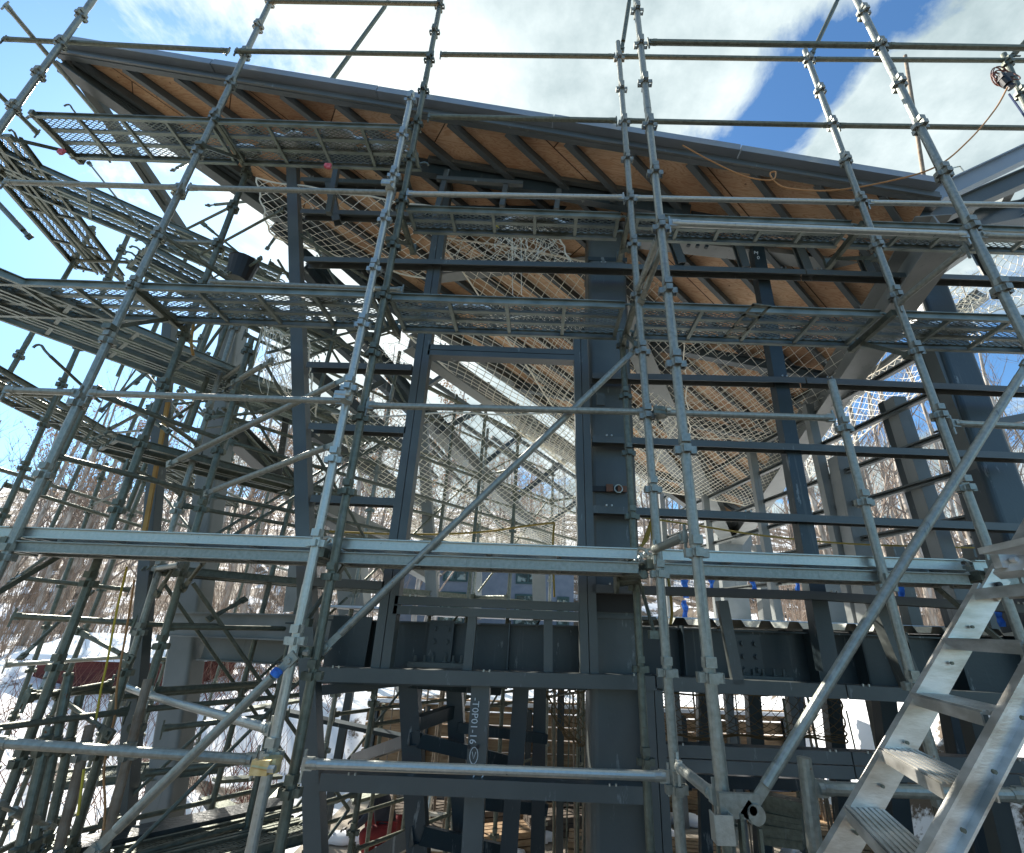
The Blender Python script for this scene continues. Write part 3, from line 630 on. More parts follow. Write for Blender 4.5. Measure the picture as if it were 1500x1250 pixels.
# left edge and hip beams
def rb(a, b, w, h, m=STEELL, dz=-.15, par=ROOF, nm='hip_beam', ib=True):
    mb = MB(); o = V((0,0,dz)); (mb.ibeam if ib else mb.beam)(a+o, b+o, w, h); bpart(nm, mb, m, par)
rb(PL, PV, .14, .18, STEEL, -.12)
rb(P(700,262,3.95), PV, .25, .34, STEELL, -.25); rb(PR, PV, .3, .36, STEELL, -.34); rb(P(880,345,3.95), PV, .3, .36, STEELL, -.36)
rb(P(600,500,4.3), P(930,730,9), .16, .22, STEELL, 0)
rb(P(1362,290,2.9)+V((.05,0,0)), P(1560,200,2.9), .10, .16, FASC, .02); 
rb(P(1340,330,3.8), P(1560,235,3.6), .12, .2, STEEL, 0); rb(P(1240,360,4.1), P(1560,300,4.6), .2, .3, STEELD, 0)
rb(P(1370,395,5), P(1520,290,4.4), .14, .2, STEELL, 0); rb(P(1240,545,6.8), P(1400,360,4.8), .12, .12, WHITE, 0, ib=False); rb(P(1180,600,8), P(1330,470,6.4), .10, .12, WHITE, 0, ib=False); rb(P(1165,640,8.5),P(1440,430,6),.2,.2,STEELL,0)
rb(P(1420,300,4), P(1385,360,5), .1, .15, STEELL, 0, ib=False); rb(P(1480,270,4), P(1450,330,5), .1, .15, STEELL, 0, ib=False)
# main beam haunch with bolts near the column head
mb = MB(); mb.prof(P(925,338,3.7), P(1340,385,3.7), [(-.08,-.17),(.08,-.17),(.08,.10),(-.08,.10)]); bpart('haunch_beam', mb, STEELL)
mb = MB()
for x in (1008,1021,1034): 
    for y in (343,360): p = P(x,y+(x-1000)*.1,3.61); mb = MB(); mb.tube(p, p+V((0,-.03,0)), .02, 8); bpart('bolt', mb, STEELD)
mb = MB(); mb.ibeam(P(640,400,4.4), P(870,372,4.2), .15, .2); bpart('haunch_beam', mb, STEELL)
# left open roof facet: members
for (x0,y0,D0,x1,y1,D1,w,h,m_) in ((447,390,4.4,624,608,6.8,.12,.2,STEELD),(624,608,6.8,806,803,10.8,.24,.26,STEELL),(459,470,4.6,610,610,6.8,.09,.14,STEELD),(452,540,4.6,590,655,6.5,.09,.14,STEELD),
    (457,634,4.8,640,752,7.5,.09,.13,STEEL),(460,734,5.2,640,818,8,.09,.14,STEELL),(340,632,5.1,450,735,6.4,.20,.24,STEEL),(450,735,6.4,640,850,9.5,.2,.24,STEEL),(440,330,4.1,610,480,5.6,.1,.12,STEELD),(400,330,4.0,520,440,5,.08,.1,STEELD),
    (628,556,6.4,844,700,9.5,.05,.06,STEEL),(670,616,7.2,830,725,10,.05,.06,STEEL),(640,520,6,900,705,9.8,.05,.06,STEEL),(627,643,7,668,687,8,.05,.06,STEEL),(632,660,7.2,760,800,10,.05,.06,STEEL),(720,640,8,860,745,10.4,.05,.06,STEEL),
    (560,560,6,612,605,6.8,.05,.05,STEEL),(500,640,6,620,735,7.5,.05,.05,STEEL),(540,600,6,640,700,7.5,.05,.05,STEEL),
    (640,632,6.9,700,602,7.6,.1,.1,STEELD),(706,682,8.4,775,628,8.8,.1,.1,STEELD),(756,730,9.6,860,650,9.8,.12,.12,STEEL),(510,670,6.2,590,648,6.7,.08,.08,STEEL),(620,570,6.3,650,550,6.2,.06,.06,STEEL),(480,600,5.2,560,560,5.6,.07,.07,STEEL),(795,775,10.4,870,715,10.4,.1,.1,STEEL),
    (420,610,5,405,720,6,.07,.07,STEELD)):
    rb(P(x0,y0,D0), P(x1,y1,D1), w, h, m_, 0, nm='open_rafter', ib=w > .1)
mb = MB(); pts = [P(640,690,8.2),P(720,745,9.4),P(700,790,10),P(590,745,8.4),P(560,700,7)]; 
# left tip structure (triangular open eave)
rb(PL, P(300,385,4.9), .07, .12, STEEL, -.02, nm='eave_beam', ib=False); rb(PL+V((.05,0,-.06)), P(250,300,4.2), .05, .08, STEEL, 0, nm='eave_beam', ib=False); rb(P(128,115,3.2), P(215,180,3.7), .05, .06, STEEL, 0, nm='eave_beam', ib=False)
# chalk writing on the lettered post
def text(body, loc, size, rot, m, par, name='chalk_marking', align='LEFT'):
    cu = bpy.data.curves.new('lettering', 'FONT'); cu.body = body; cu.size = size; cu.extrude = .001; cu.align_x = align; cu.resolution_u = 2; cu.offset = -.0012*0
    to = bpy.data.objects.new('t', cu); COL.objects.link(to); bpy.context.view_layer.update()
    me = bpy.data.meshes.new_from_object(to.evaluated_get(bpy.context.evaluated_depsgraph_get())); bpy.data.objects.remove(to)
    me.materials.clear(); me.materials.append(m); o = bpy.data.objects.new(name, me); COL.objects.link(o); o.rotation_euler = rot; o.parent = par; o.location = V(loc)-wpos(par); return o
pt = P(698,1022,3.54); text('-TⓍP01-16'.replace('Ⓧ','0'), pt+V((-.022,0,0)), .062, (pi/2, pi/2, 0), CHALK, BL)
mb = MB(); c = P(694,1107,3.545); mb.path([c+V((.026*cos(a*pi/8),0,.045*sin(a*pi/8))) for a in range(17)], .0028, 4); mb.path([c+V((-.012,0,.02)),c+V((0,0,-.018)),c+V((.012,0,.02))], .0025, 4); bpart('chalk_marking', mb, CHALK)

mb = MB(); 
for x in (687,700): p = P(x,1094,3.54); mb.tube(p, p+V((0,-.006,0)), .012, 12)
bpart('bolt_hole', mb, BLK)
text('2 2', P(690,1141,3.5)+V((0,-.003,0)), .07, (pi/2,0,0), CHALK, BL); text('M\n  0', P(1104,372,3.5), .06, (pi/2,.2,0), CHALK, BL); text('M 1\n 0', P(1352,440,3.8), .07, (pi/2,.2,0), CHALK, BL)
# ------------------------------------------------------------ nets
def net(c4, nu, nv, sag, label, r=.0038, seed=0, bag=None, cat='safety net', name='safety_net', rag=.0):
    rnd = random.Random(seed); A, B, C, D = c4   # A-B top edge, D-C bottom edge
    ph = [rnd.uniform(0,6.28) for _ in range(6)]
    def S(a, b):
        p = A*(1-a)*(1-b)+B*a*(1-b)+C*a*b+D*(1-a)*b
        e = 4*a*(1-a)*1.0; e2 = 4*b*(1-b)
        z = sag*(e*.5+.5*e2)*e2**.5 if e2 > 0 else 0
        w = .10*sag*(sin(7*a+ph[0]+3*b)*sin(9*b+ph[1])+.6*sin(15*a+ph[2])*sin(11*b+ph[3]))
        g = V((w*.6, w*.6, -z+w))+V((sin(23*b+ph[4])*.015, 0, sin(19*a+ph[5])*.015)); return p+g
    mb = MB(); grid = [[S(i/nu, j/nv) for j in range(nv+1)] for i in range(nu+1)]
    def edge(p, q): mb.tube(p, q, r, 3, caps=False)
    for i in range(nu):
        for j in range(nv):
            if rnd.random() < rag: continue
            if (i+j) % 2 == 0: edge(grid[i][j], grid[i+1][j+1])
            else: edge(grid[i+1][j], grid[i][j+1])
    # border rope
    for ln in ([g[0] for g in grid],[g[-1] for g in grid],grid[0],grid[-1]): mb.path(ln, r*2.4, 5)
    return single(name, mb, NETM, label, cat, 'safety nets hung under the roof', auto=False)
net([P(640,345,3.9),P(1300,455,4.6),P(1120,748,8.6),P(900,705,8.4)], 74, 64, .22, 'white safety net hung below the plywood roof right of the steel column', seed=2, r=.0048)
net([P(1000,485,4.2),P(1330,470,4.4),P(1190,655,7.2),P(1010,640,6.5)], 26, 26, .25, 'second layer of white net over the lower right roof corner', seed=12, r=.003)
net([P(585,478,4.0),P(870,455,4.0),P(905,735,8.2),P(835,690,7.6)], 34, 52, .12, 'white safety net seen through the upper wall opening', seed=3, r=.0048)
net([P(480,610,4.6),P(1000,600,5.5),P(880,805,8.8),P(610,790,7.5)], 80, 60, .35, 'sagging white safety net filling the lower wall opening', seed=4, r=.0045)
net([P(1170,620,8.2),P(1420,455,5.2),P(1440,500,5.0),P(1185,700,8.0)], 46, 16, .10, 'bunched net strip along the right roof edge', seed=5)
net([P(1390,430,4.4),P(1520,330,4.0),P(1530,440,4.0),P(1400,470,4.4)], 22, 14, .06, 'torn net strip by the large right column', seed=6)
net([P(375,262,3.5),P(640,305,3.6),P(640,415,4.1),P(400,350,3.9)], 26, 16, .10, 'net behind the top left deck', seed=7)
net([P(385,480,3.9),P(450,500,3.8),P(470,640,4.4),P(400,560,4.2)], 12, 16, .12, 'net scrap beside the left wall post', seed=8)
net([P(640,330,3.72),P(815,338,3.72),P(845,400,3.9),P(640,395,3.9)], 22, 12, .05, 'bundle of net tied under the upper deck', seed=9)
net([P(930,1015,5),P(1230,1020,5),P(1240,1085,5.6),P(940,1075,5.6)], 34, 14, .12, 'old brown net below the floor at the right', seed=10); bpy.data.objects['safety_net.009'].data.materials[0] = mat('old_net', (.14,.10,.05), .9)
net([P(800,1012,5),P(870,1012,5),P(880,1105,5.2),P(830,1080,5.2)], 12, 14, .1, 'old brown net below the floor beside the column', seed=11); bpy.data.objects['safety_net.010'].data.materials[0] = bpy.data.materials['old_net']
# loose net ropes
def cat_rom(pts, n=8):
    pts = [V(p) for p in pts]; out = []; q = [pts[0]]+pts+[pts[-1]]
    for i in range(1, len(q)-2):
        for k in range(n):
            t = k/n; a, b, c, d = q[i-1:i+3]
            out.append(.5*((2*b)+(c-a)*t+(2*a-5*b+4*c-d)*t*t+(3*b-a-3*c+d)*t**3))
    out.append(pts[-1]); return out
mb = MB(); rnd = random.Random(3)
for i in range(30):
    x = 745+rnd.uniform(-10,60); y = 328+rnd.uniform(0,10); pts = [P(x,y,3.58)]
    for j in range(5): x += rnd.uniform(-16,16); y += rnd.uniform(2,16); pts.append(P(x,min(y,392),3.58+rnd.uniform(-.03,.05)))
    mb.path(cat_rom(pts, 4), .0028, 4)
for x in (750,763): mb.path([P(x,335,3.6),P(x+1,432,3.6)], .0045, 5)
single('net_rope_bundle', mb, NETM, 'tangled bundle of cream net rope hanging under the upper deck', 'rope bundle')
mb = MB(); rnd = random.Random(5)
for (cx_, cy_, w, h, D, n) in ((395,505,18,60,3.7,26),(1420,440,60,40,4.3,30),(1190,670,40,20,7.6,24),(560,520,40,30,4.6,22),(520,600,50,40,5,20)):
    for i in range(n):
        x = cx_+rnd.uniform(-w,w); y = cy_+rnd.uniform(-h,h)*.6; pts = []
        for j in range(5): pts.append(P(x,y,D+rnd.uniform(-.1,.1))); x += rnd.uniform(-w,w)*.4; y += rnd.uniform(-h*.2,h*.4)
        mb.path(cat_rom(pts, 4), .003, 4)
    single('net_rope_tangle', mb, NETM, 'loose tangle of cream net rope', 'rope tangle', auto=True); mb = MB()

for (x,y,D,m_,lb) in ((728,332,3.55,YEL,'yellow tag clipped to the net under the upper deck'),(744,333,3.55,WHITE,'white tag beside the yellow tag on the net'),(682,678,7,WHITE,'white square tag on the sagging net')):
    mb = MB(); mb.box(P(x,y,D), (.045*D/3.5,.006,.05*D/3.5)); mb.tube(P(x,y-5,D), P(x,y-9,D), .003, 5); single('net_tag', mb, m_, lb, 'tag')
# ------------------------------------------------------------ ropes and cords
def rope(pts, r, m, label, name, cat='rope', n=8):
    mb = MB(); mb.path(cat_rom(pts, n), r, 6); return single(name, mb, m, label, cat, smooth=True)
rope([P(1000,213,2.7),P(1040,235,2.7),P(1090,258,2.7),P(1130,264,2.68),P(1136,252,2.68),P(1128,256,2.7),P(1150,275,2.7),P(1220,279,2.7),P(1300,266,2.6),P(1370,245,2.4),P(1420,205,2.3),P(1458,160,2.25),P(1476,128,2.25)], .0065, ORNG, 'orange extension cord looping along the roof fascia up to the coil', 'extension_cord', 'cord')
rope([P(470,778,5),P(600,783,5.2),P(700,780,5.2),P(775,770,5),P(812,766,4.8)], .011, mat('rope_gold',(.35,.24,.05),.8), 'thin yellow rope strung across the wall opening', 'guide_rope')
rope([P(812,766,4.8),P(810,800,4.8),P(812,875,4.8)], .011, bpy.data.materials['rope_gold'], 'yellow rope hanging down inside the opening', 'hanging_rope')
rope([P(940,758,3.9),P(1020,770,4.2),P(1120,785,4.5),P(1250,797,4.8),P(1440,803,5)], .009, bpy.data.materials['rope_gold'], 'long yellow-brown rope strung across the right bay', 'guide_rope')
rope([P(955,760,3.7),P(940,800,3.7),P(930,808,3.7),P(948,790,3.7),P(953,765,3.7),P(958,800,3.7),P(975,830,3.7),P(984,890,3.7),P(982,915,3.7)], .011, bpy.data.materials['rope_gold'], 'coiled yellow rope hanging from the pole right of the column', 'hanging_rope')
rope([P(186,830,3.3),P(170,900,3.3),P(157,970,3.3),P(148,1010,3.3),P(140,1058,3.3)], .006, YEL, 'thin yellow cord hanging in the lower left scaffold', 'power_cord','cord')
rope([P(197,850,3.4),P(184,930,3.4),P(172,1000,3.4),P(168,1050,3.4),P(153,1120,3.3),P(154,1180,3.3),P(152,1215,3.2)], .006, ORNG, 'thin orange cord hanging in the lower left scaffold', 'power_cord','cord')
rope([P(123,1127,3),P(118,1165,3),P(114,1195,3)], .006, YEL, 'short yellow cord tied near the bottom left poles', 'power_cord','cord')
rope([P(284,472,3.4),P(280,500,3.4),P(283,520,3.4)], .012, ORNW, 'ochre strap tied on the upper left scaffold', 'strap','strap')
# coil with tool at upper right
t = empty('cable_coil', P(1470,110,2.3), 'coil of brown and orange cable hung with a dark power tool at the upper right', 'cable coil')
mb = MB(); rnd = random.Random(2); c = P(1466,112,2.3)
for i in range(7):
    rr = .075+rnd.uniform(-.02,.02); o = V((rnd.uniform(-.03,.03),rnd.uniform(-.03,.03),rnd.uniform(-.03,.02)))
    mb.path([c+o+V((rr*.8*cos(a*pi/10), rr*.3*sin(a*pi/10)*cos(i), rr*1.25*sin(a*pi/10))) for a in range(21)], .005, 5)
obj('cable', mb, mat('cable_brown',(.16,.05,.03),.5), t)
mb = MB(); c = P(1476,122,2.28); mb.tube(c+V((-.02,0,.08)), c+V((.0,0,-.02)), .035, 12); mb.tube(c+V((0,0,-.02)), c+V((.015,0,-.06)), .022, 10, .03); mb.box(c+V((.0,0,.07)), (.10,.06,.05)); mb.tube(c+V((-.03,-.02,.09)), c+V((-.03,.03,.09)), .022, 10); obj('tool_body', mb, BLK, t)
mb = MB(); mb.path([P(1478,138,2.28),P(1488,152,2.28),P(1502,172,2.28),P(1520,200,2.28)], .007, 6); obj('hose', mb, mat('navy_hose',(.02,.04,.12),.5), t)
standard(P(1357,285,4.0), P(1326,82,4.0), P(1326,82,4.0), BROWNP, 'thin brownish pole standing above the right end of the roof', joint=False, pitch=9)
standard(P(1505,160,2.6), P(1470,80,2.6), P(1478,95,2.6), GALVD, 'greenish pole beside the cable coil'); pipe(P(1478,88,2.6), P(1520,40,2.4), m=GALVD, label='short pipe rising at the top right corner')
# work lamp-like floodlight at roof corner
t = empty('floodlight', P(1400,262,3.4), 'small grey floodlight clamped on the roof corner at the right', 'floodlight')
mb = MB(); c = P(1412,262,3.4); mb.lathe((c.x,c.y,c.z), [(.02,.05),(.05,.04),(.075,-.02),(.08,-.05),(.0,-.04)], 14); obj('lamp_head', mb, WHITE, t)
mb = MB(); mb.path([P(1392,262,3.4),P(1396,246,3.4),P(1406,244,3.4),P(1412,252,3.4)], .008, 5); mb.tube(P(1395,250,3.4),P(1388,276,3.4),.009,6); obj('lamp_bracket', mb, GALVL, t)
# ------------------------------------------------------------ aluminium stair at the right
ST = empty('aluminium_stair', P(1240,1250,1.85), 'aluminium access stair with flat treads at the lower right', 'stair')
la, lb = P(1228,1250,1.85), P(1446,866,1.85); ra, rb_ = P(1378,1250,1.42), P(1500,1022,1.42)
def at_z(a, b, z): return a+(b-a)*((z-a.z)/(b.z-a.z))
ld = (lb-la).normalized()
for a, b, w in ((at_z(la,lb,-1.9), lb, 1), (at_z(ra,rb_,-1.6), at_z(ra,rb_,.18), -1)):
    mb = MB(); d = (b-a).normalized(); upv = V((0,-1,0)); h = .085 if w > 0 else .07; th = .028
    mb.prof(a, b, [(-h/2,-th/2),(h/2,-th/2),(h/2,th/2),(h/2-.007,th/2),(h/2-.007,-th/2+.004),(-h/2+.007,-th/2+.004),(-h/2+.007,th/2),(-h/2,th/2)], (0,w*1.0,0)); so = obj('stringer', mb, ALU, ST)
    q = MB(); s = .12
    while s < (b-a).length:
        p = a+d*s+V((0,-.02,0)); q.tube(p, p+V((0,-.008,0)), .0055, 8); s += .17
    obj('rivet', q, GALVD, so)
for y in (1186,1100,1020,940,869,803):
    z = P(1300+(1186-y)*.6,y,1.85).z; p = at_z(la,lb,z); q = at_z(ra,rb_,z); dx = V((ld.x,ld.y,0)).normalized(); o = -dx*.0
    ax = (q-p).normalized(); sd = V((0,0,1)).cross(ax).normalized(); sd = sd if sd.x < 0 else -sd
    mb = MB(); c0 = p-sd*.05; c1_ = q-sd*.05; n = 5
    p = p+(q-p)*.03; q = q-(q-p)*.06; W_ = .12; th = .004; mb.beam(p-sd*0.0, q-sd*0.0, W_, .006)
    for i in range(7): oo = sd*(-W_/2+W_*(i+.5)/7)+V((0,0,.005)); mb.beam(p+oo, q+oo, .010, .006)
    mb.beam(p+sd*W_/2-V((0,0,.014)), q+sd*W_/2-V((0,0,.014)), .005, .034); mb.beam(p-sd*W_/2-V((0,0,.012)), q-sd*W_/2-V((0,0,.012)), .005, .028)
    obj('tread', mb, ALU, ST)
mb = MB(); c = lb+ld*.03; mb.box(c+V((0,-.02,0)), (.10,.012,.07), (ld, V((0,1,0)), ld.cross(V((0,1,0))))); mb.box(c+ld*.06+V((0,0,.015)), (.07,.05,.012), (ld, V((0,1,0)), ld.cross(V((0,1,0))))); obj('hook_plate', mb, ALU, ST)
mb = MB(); 
for s in (-.02,.03): p = lb+ld*s+V((0,-.03,0)); mb.tube(p, p+V((0,-.012,0)), .010, 10)
obj('bolt', mb, BLK, ST)
UP = empty('upper_stair', P(1490,800,1.5), 'bottom end of a second aluminium stair at the right edge', 'stair')
a, b = P(1482,842,1.6), P(1560,700,1.6); mb = MB(); mb.beam(a, b, .03, .11, (0,-1,0)) ; obj('stringer', mb, ALU, UP)
mb = MB(); mb.beam(P(1465,808,1.55), P(1540,792,1.35), .13, .02); obj('tread', mb, ALU, UP)
mb = MB(); p = P(1478,822,1.62); mb.box(p, (.09,.03,.05)); mb.tube(p+V((-.01,-.02,0)), p+V((-.01,-.04,0)), .009, 8); obj('hook_plate', mb, ALU, UP)
pipe(P(1478,835,1.9), P(1540,838,1.9), m=GALV, label='short pipe carrying the foot of the upper stair')
# ------------------------------------------------------------ clamps and odd bits
def clamp(c, m, label, s=1.):
    t = empty('pipe_clamp', c, label, 'clamp'); mb = MB()
    mb.tube(c-V((0,0,.025*s)), c+V((0,0,.025*s)), .036*s, 12); obj('ring', mb, m, t)
    mb = MB(); mb.box(c+V((-.02*s,-.045*s,0)), (.07*s,.02*s,.05*s)); mb.tube(c+V((.03*s,-.05*s,-.005)), c+V((-.05*s,-.05*s,.005)), .008*s, 8); obj('jaw', mb, m, t)
    mb = MB(); mb.tube(c+V((.02*s,-.06*s,.0)), c+V((.045*s,-.06*s,0)), .014*s, 6); obj('nut', mb, GALVL, t); return t
brace(P(-15,285,3.0), P(42,346,3.0), 'thick loose pipe end poking in at the left edge', GALVD)
clamp(P(398,1120,2.46), BRASS, 'yellow zinc pipe clamp on the left pole pair', 1.1)
clamp(P(508,584,2.46), GALVL, 'grey pipe clamp on the left pole pair at mid height'); clamp(P(572,275,2.5), GALVL, 'rusty pipe clamp on the left pole pair under the roof'); clamp(P(447,955,2.6), GALVD, 'dark pipe clamp between the left pole pair')
clamp(P(968,606,2.55), GALVD, 'pipe clamp on the pole behind the front row')
t = empty('swivel_hook', P(1080,1175,1.98), 'steel wedge hook and latch at the foot of the long diagonal brace', 'hook')
mb = MB(); c = P(1083,1180,1.96)
mb.box(c, (.14,.02,.07)); mb.tube(c+V((.05,-.02,-.02)), c+V((.05,.02,-.02)), .03, 14); obj('hook_plate', mb, GALV, t)
mb = MB(); mb.beam(c+V((.0,0,-.02)), c+V((-.01,0,-.3)), .03, .012); mb.beam(c+V((.06,0,-.06)), c+V((.055,0,-.34)), .02, .012); mb.beam(c+V((-.05,.02,-.02)), c+V((-.06,.02,-.35)), .02,.02); obj('latch_bar', mb, GALVD, t)
mb = MB(); c = P(1058,1212,1.94); mb.box(c+V((-.03,0,0)), (.005,.05,.08)); mb.box(c+V((.03,0,0)), (.005,.05,.08)); mb.box(c+V((0,-.025,0)), (.06,.005,.08)); single('pocket_bracket', mb, GALVL, 'shiny open pocket bracket on the front pole beside the brace hook', 'bracket')
# stacked pipe end and round base
t = empty('jack_base', P(905,848,3.0), 'round flanged pipe end and clamp beside the column at eye level', 'pipe end')
mb = MB(); c = P(903,853,3.0); mb.tube(c, c+V((.14,-.02,.02)), .03, 12); mb.tube(c+V((-.01,0,0)), c+V((.008,0,0)), .07, 18); obj('flange', mb, GALVD, t)
mb = MB(); c = P(944,842,2.62); mb.tube(c, c+V((-.08,.4,.03)), .0243, 14); mb.tube(c-V((0,.002,0)), c+V((0,.001,0)), .018, 12); obj('pipe_stub', mb, GALVD, t)
# belt on column
t = empty('webbing_belt', P(885,714,3.63), 'black belt with brown leather pad and steel ring strapped round the column', 'belt')
mb = MB(); mb.beam(P(866,716,3.63), P(918,717,3.63), .015, .045); obj('strap', mb, BLK, t)
mb = MB(); mb.beam(P(888,715,3.61), P(898,715,3.61), .02, .06); mb.beam(P(905,716,3.61), P(918,717,3.61), .02, .05); obj('leather_pad', mb, LEATH, t)
mb = MB(); c = P(906,716,3.59); mb.path([c+V((.032*cos(a*pi/8),0,.032*sin(a*pi/8))) for a in range(17)], .005, 6); obj('ring', mb, GALVL, t)
# blue sticker on brace, red tapes
mb = MB(); a = P(402,989,2.37); b = P(408,982,2.37); mb.tube(a, b, .0235, 12); single('blue_sticker', mb, BLUE, 'blue and white sticker wrapped on the lower left diagonal brace', 'sticker')
for x, y, D, lb in ((90,222,2.6,'red tape flag tied on the top left deck'),(480,243,2.62,'pink tape flag under the top left deck')):
    mb = MB(); c = P(x,y,D); mb.box(c, (.05,.02,.04)); mb.box(c+V((.02,-.01,-.02)), (.03,.02,.05)); single('tape_flag', mb, PINK, lb, 'tape')
# hooks sticking out on left
for (x,y,D,s) in ((100,155,3.2,1),(57,508,3.0,1)):
    c = P(x,y,D); mb = MB(); mb.path(cat_rom([c+V((-.04*s,0,-.012)),c+V((-.025*s,0,.012)),c+V((.012*s,0,.012)),c+V((.035*s,.02,-.02)),c+V((.06*s,.05,-.05))], 5), .009, 6); mb.path([c+V((.06*s,.05,-.05)), c+V((.12*s,.5,-.22))], .012, 6); single('plank_hook', mb, GALVD, 'dark curved hook end of a plank', 'hook', auto=True)
# bucket
t = empty('black_bucket', P(347,405,3.9), 'black bucket standing in the upper left scaffold', 'bucket')
mb = MB(); c = P(347,412,3.9); mb.lathe(c, [(0,0),(.11,0),(.14,.26),(.15,.27),(.13,.27),(.1,.02)], 18); obj('pail', mb, BLK, t)
mb = MB(); mb.path([c+V((.14*cos(a*pi/8),0,.26+.09*sin(a*pi/8))) for a in range(9)], .005, 5); obj('handle', mb, GALVL, t)
# blue gloves/ rags hanging on far rail
for i, (x,y,D) in enumerate(((1003,860,5),(1003,890,5.2),(1042,856,5.5),(1103,858,5.5),(1168,862,5),(1318,864,4.8),(1440,840,4.5),(1463,898,4.0))):
    c = P(x,y,D); mb = MB(); rnd = random.Random(i); n = 8; pr = []; rj = [rnd.uniform(.016,.042) for _ in range(6)]; jj = [(rnd.uniform(-.012,.012), rnd.uniform(-.01,.01)) for _ in range(6)]
    for k in range(6):
        z = .07-k*.035; pr.append([c+V((jj[k][0]+rj[k]*cos(a*2*pi/n)*rnd.uniform(.6,1.25), .02*sin(a*2*pi/n)+jj[k][1], z)) for a in range(n)])
    mb.add([q for g in pr for q in g], [(j*n+a, j*n+(a+1)%n, (j+1)*n+(a+1)%n, (j+1)*n+a) for j in range(5) for a in range(n)]+[tuple(range(n)), tuple(range(5*n,6*n))[::-1]])
    single('blue_rag', mb, BLUE, 'bright blue cloth tied to a rail', 'cloth', 'blue cloths tied along the floor rails', auto=True)
# ------------------------------------------------------------ terrain
from mathutils import noise
def gh(x, y):
    z = -3.3
    if y > 11.6:
        z = -1.95+.10*(y-11.6)
        if y > 22: z += .30*(y-22)
    if x > 5.6: z = max(z, min(-.35, -3.3+(x-5.6)*1.6)+max(0,(y-12))*.09)
    if x < -4: z = max(z, -3.3+min(1.6, (-4-x)*.18)+max(0,y-8)*.05)
    if y > 22 : z += .02*abs(x)
    z += .10*noise.noise(V((x*.35,y*.35,0)))+.04*noise.noise(V((x*1.3,y*1.3,2)))
    inb = -3.5 < x < 5.6 and y < 11.6
    return z if not inb else -3.3+.02*noise.noise(V((x,y,0)))
mb = MB(); xs = [-400,-250,-150,-90,-60]+[-45+i*.75 for i in range(121)]+[60,90,150,250,400]; ys = [-200,-60,-20,-8]+[-3+.6*i for i in range(95)]+[60,75,100,150,260,420]
n = len(ys)
mb.v = [V((x, y, gh(x,y) if abs(x) < 50 and y < 60 else (gh(max(-50,min(50,x)),min(y,58))))) for x in xs for y in ys]
mb.f = [(i*n+j,(i+1)*n+j,(i+1)*n+j+1,i*n+j+1) for i in range(len(xs)-1) for j in range(n-1)]
gsn = mat('snow_ground', (.80,.83,.88), .8, 0, (.86,.88,.91), .5, 6, .3, .7, .9, 2.5)
nt = gsn.node_tree; b_ = nt.nodes['Principled BSDF']; tc = nt.nodes.new('ShaderNodeTexCoord'); nn_ = nt.nodes.new('ShaderNodeTexNoise'); nn_.inputs['Scale'].default_value = .55; nn_.inputs['Detail'].default_value = 9; nn_.inputs['Roughness'].default_value = .7
nt.links.new(tc.outputs['Object'], nn_.inputs['Vector']); rr_ = nt.nodes.new('ShaderNodeValToRGB'); rr_.color_ramp.elements[0].position = .56; rr_.color_ramp.elements[1].position = .60
sx_ = nt.nodes.new('ShaderNodeSeparateXYZ'); nt.links.new(tc.outputs['Object'], sx_.inputs[0]); ab_ = nt.nodes.new('ShaderNodeMapRange'); nt.links.new(sx_.outputs[1], ab_.inputs[0]); ab_.inputs[1].default_value = 15; ab_.inputs[2].default_value = 24; ab_.inputs[3].default_value = 0; ab_.inputs[4].default_value = .11
fr_ = nt.nodes.new('ShaderNodeMapRange'); nt.links.new(sx_.outputs[1], fr_.inputs[0]); fr_.inputs[1].default_value = 3.0; fr_.inputs[2].default_value = 10.5; fr_.inputs[3].default_value = .17; fr_.inputs[4].default_value = 0  # bare dark ground toward the front, added to cut snow bounce light
a0_ = nt.nodes.new('ShaderNodeMath'); a0_.operation = 'ADD'; nt.links.new(ab_.outputs[0], a0_.inputs[0]); nt.links.new(fr_.outputs[0], a0_.inputs[1]); ab_ = a0_
ad_ = nt.nodes.new('ShaderNodeMath'); ad_.operation = 'ADD'; nt.links.new(nn_.outputs['Fac'], ad_.inputs[0]); nt.links.new(ab_.outputs[0], ad_.inputs[1]); nt.links.new(ad_.outputs[0], rr_.inputs[0]); mx = nt.nodes.new('ShaderNodeMix'); mx.data_type = 'RGBA'; src = b_.inputs['Base Color'].links[0].from_socket
nt.links.new(rr_.outputs[0], mx.inputs[0]); nt.links.new(src, mx.inputs[6]); mx.inputs[7].default_value = (.10,.075,.052,1); nt.links.new(mx.outputs[2], b_.inputs['Base Color'])
g = obj('ground', mb, gsn, None, True); tag(g, 'snow covered ground rising behind the building', 'ground', None, 'structure')
mb = MB(); mb.box((1.0,7.3,-3.27), (9.0,8.4,.1)); o = obj('concrete_slab', mb, CONC); tag(o, 'tan concrete slab under the steel frame', 'slab', None, 'structure')
mb = MB()
for k in range(7): mb.beam((-3.6,11.55,-3.1+k*.24), (5.6,11.55,-3.1+k*.24), .12, .2)
W_ = single('retaining_wall', mb, WOOD, 'low brown timber retaining wall behind the open floor', 'wall')
for k in range(9): mb = MB(); mb.ibeam((-3.4+k*1.1,11.42,-3.3), (-3.4+k*1.1,11.42,-1.7), .12, .12, (0,1,0)); obj('soldier_post', mb, STEELD, W_)
mb = MB(); mb.box((1,11.6,-1.62), (9.2,.34,.07)); sn = obj('snow_cap', mb, SNOW, W_)
W_['label'] = 'low brown timber retaining wall with snow on top behind the open floor'
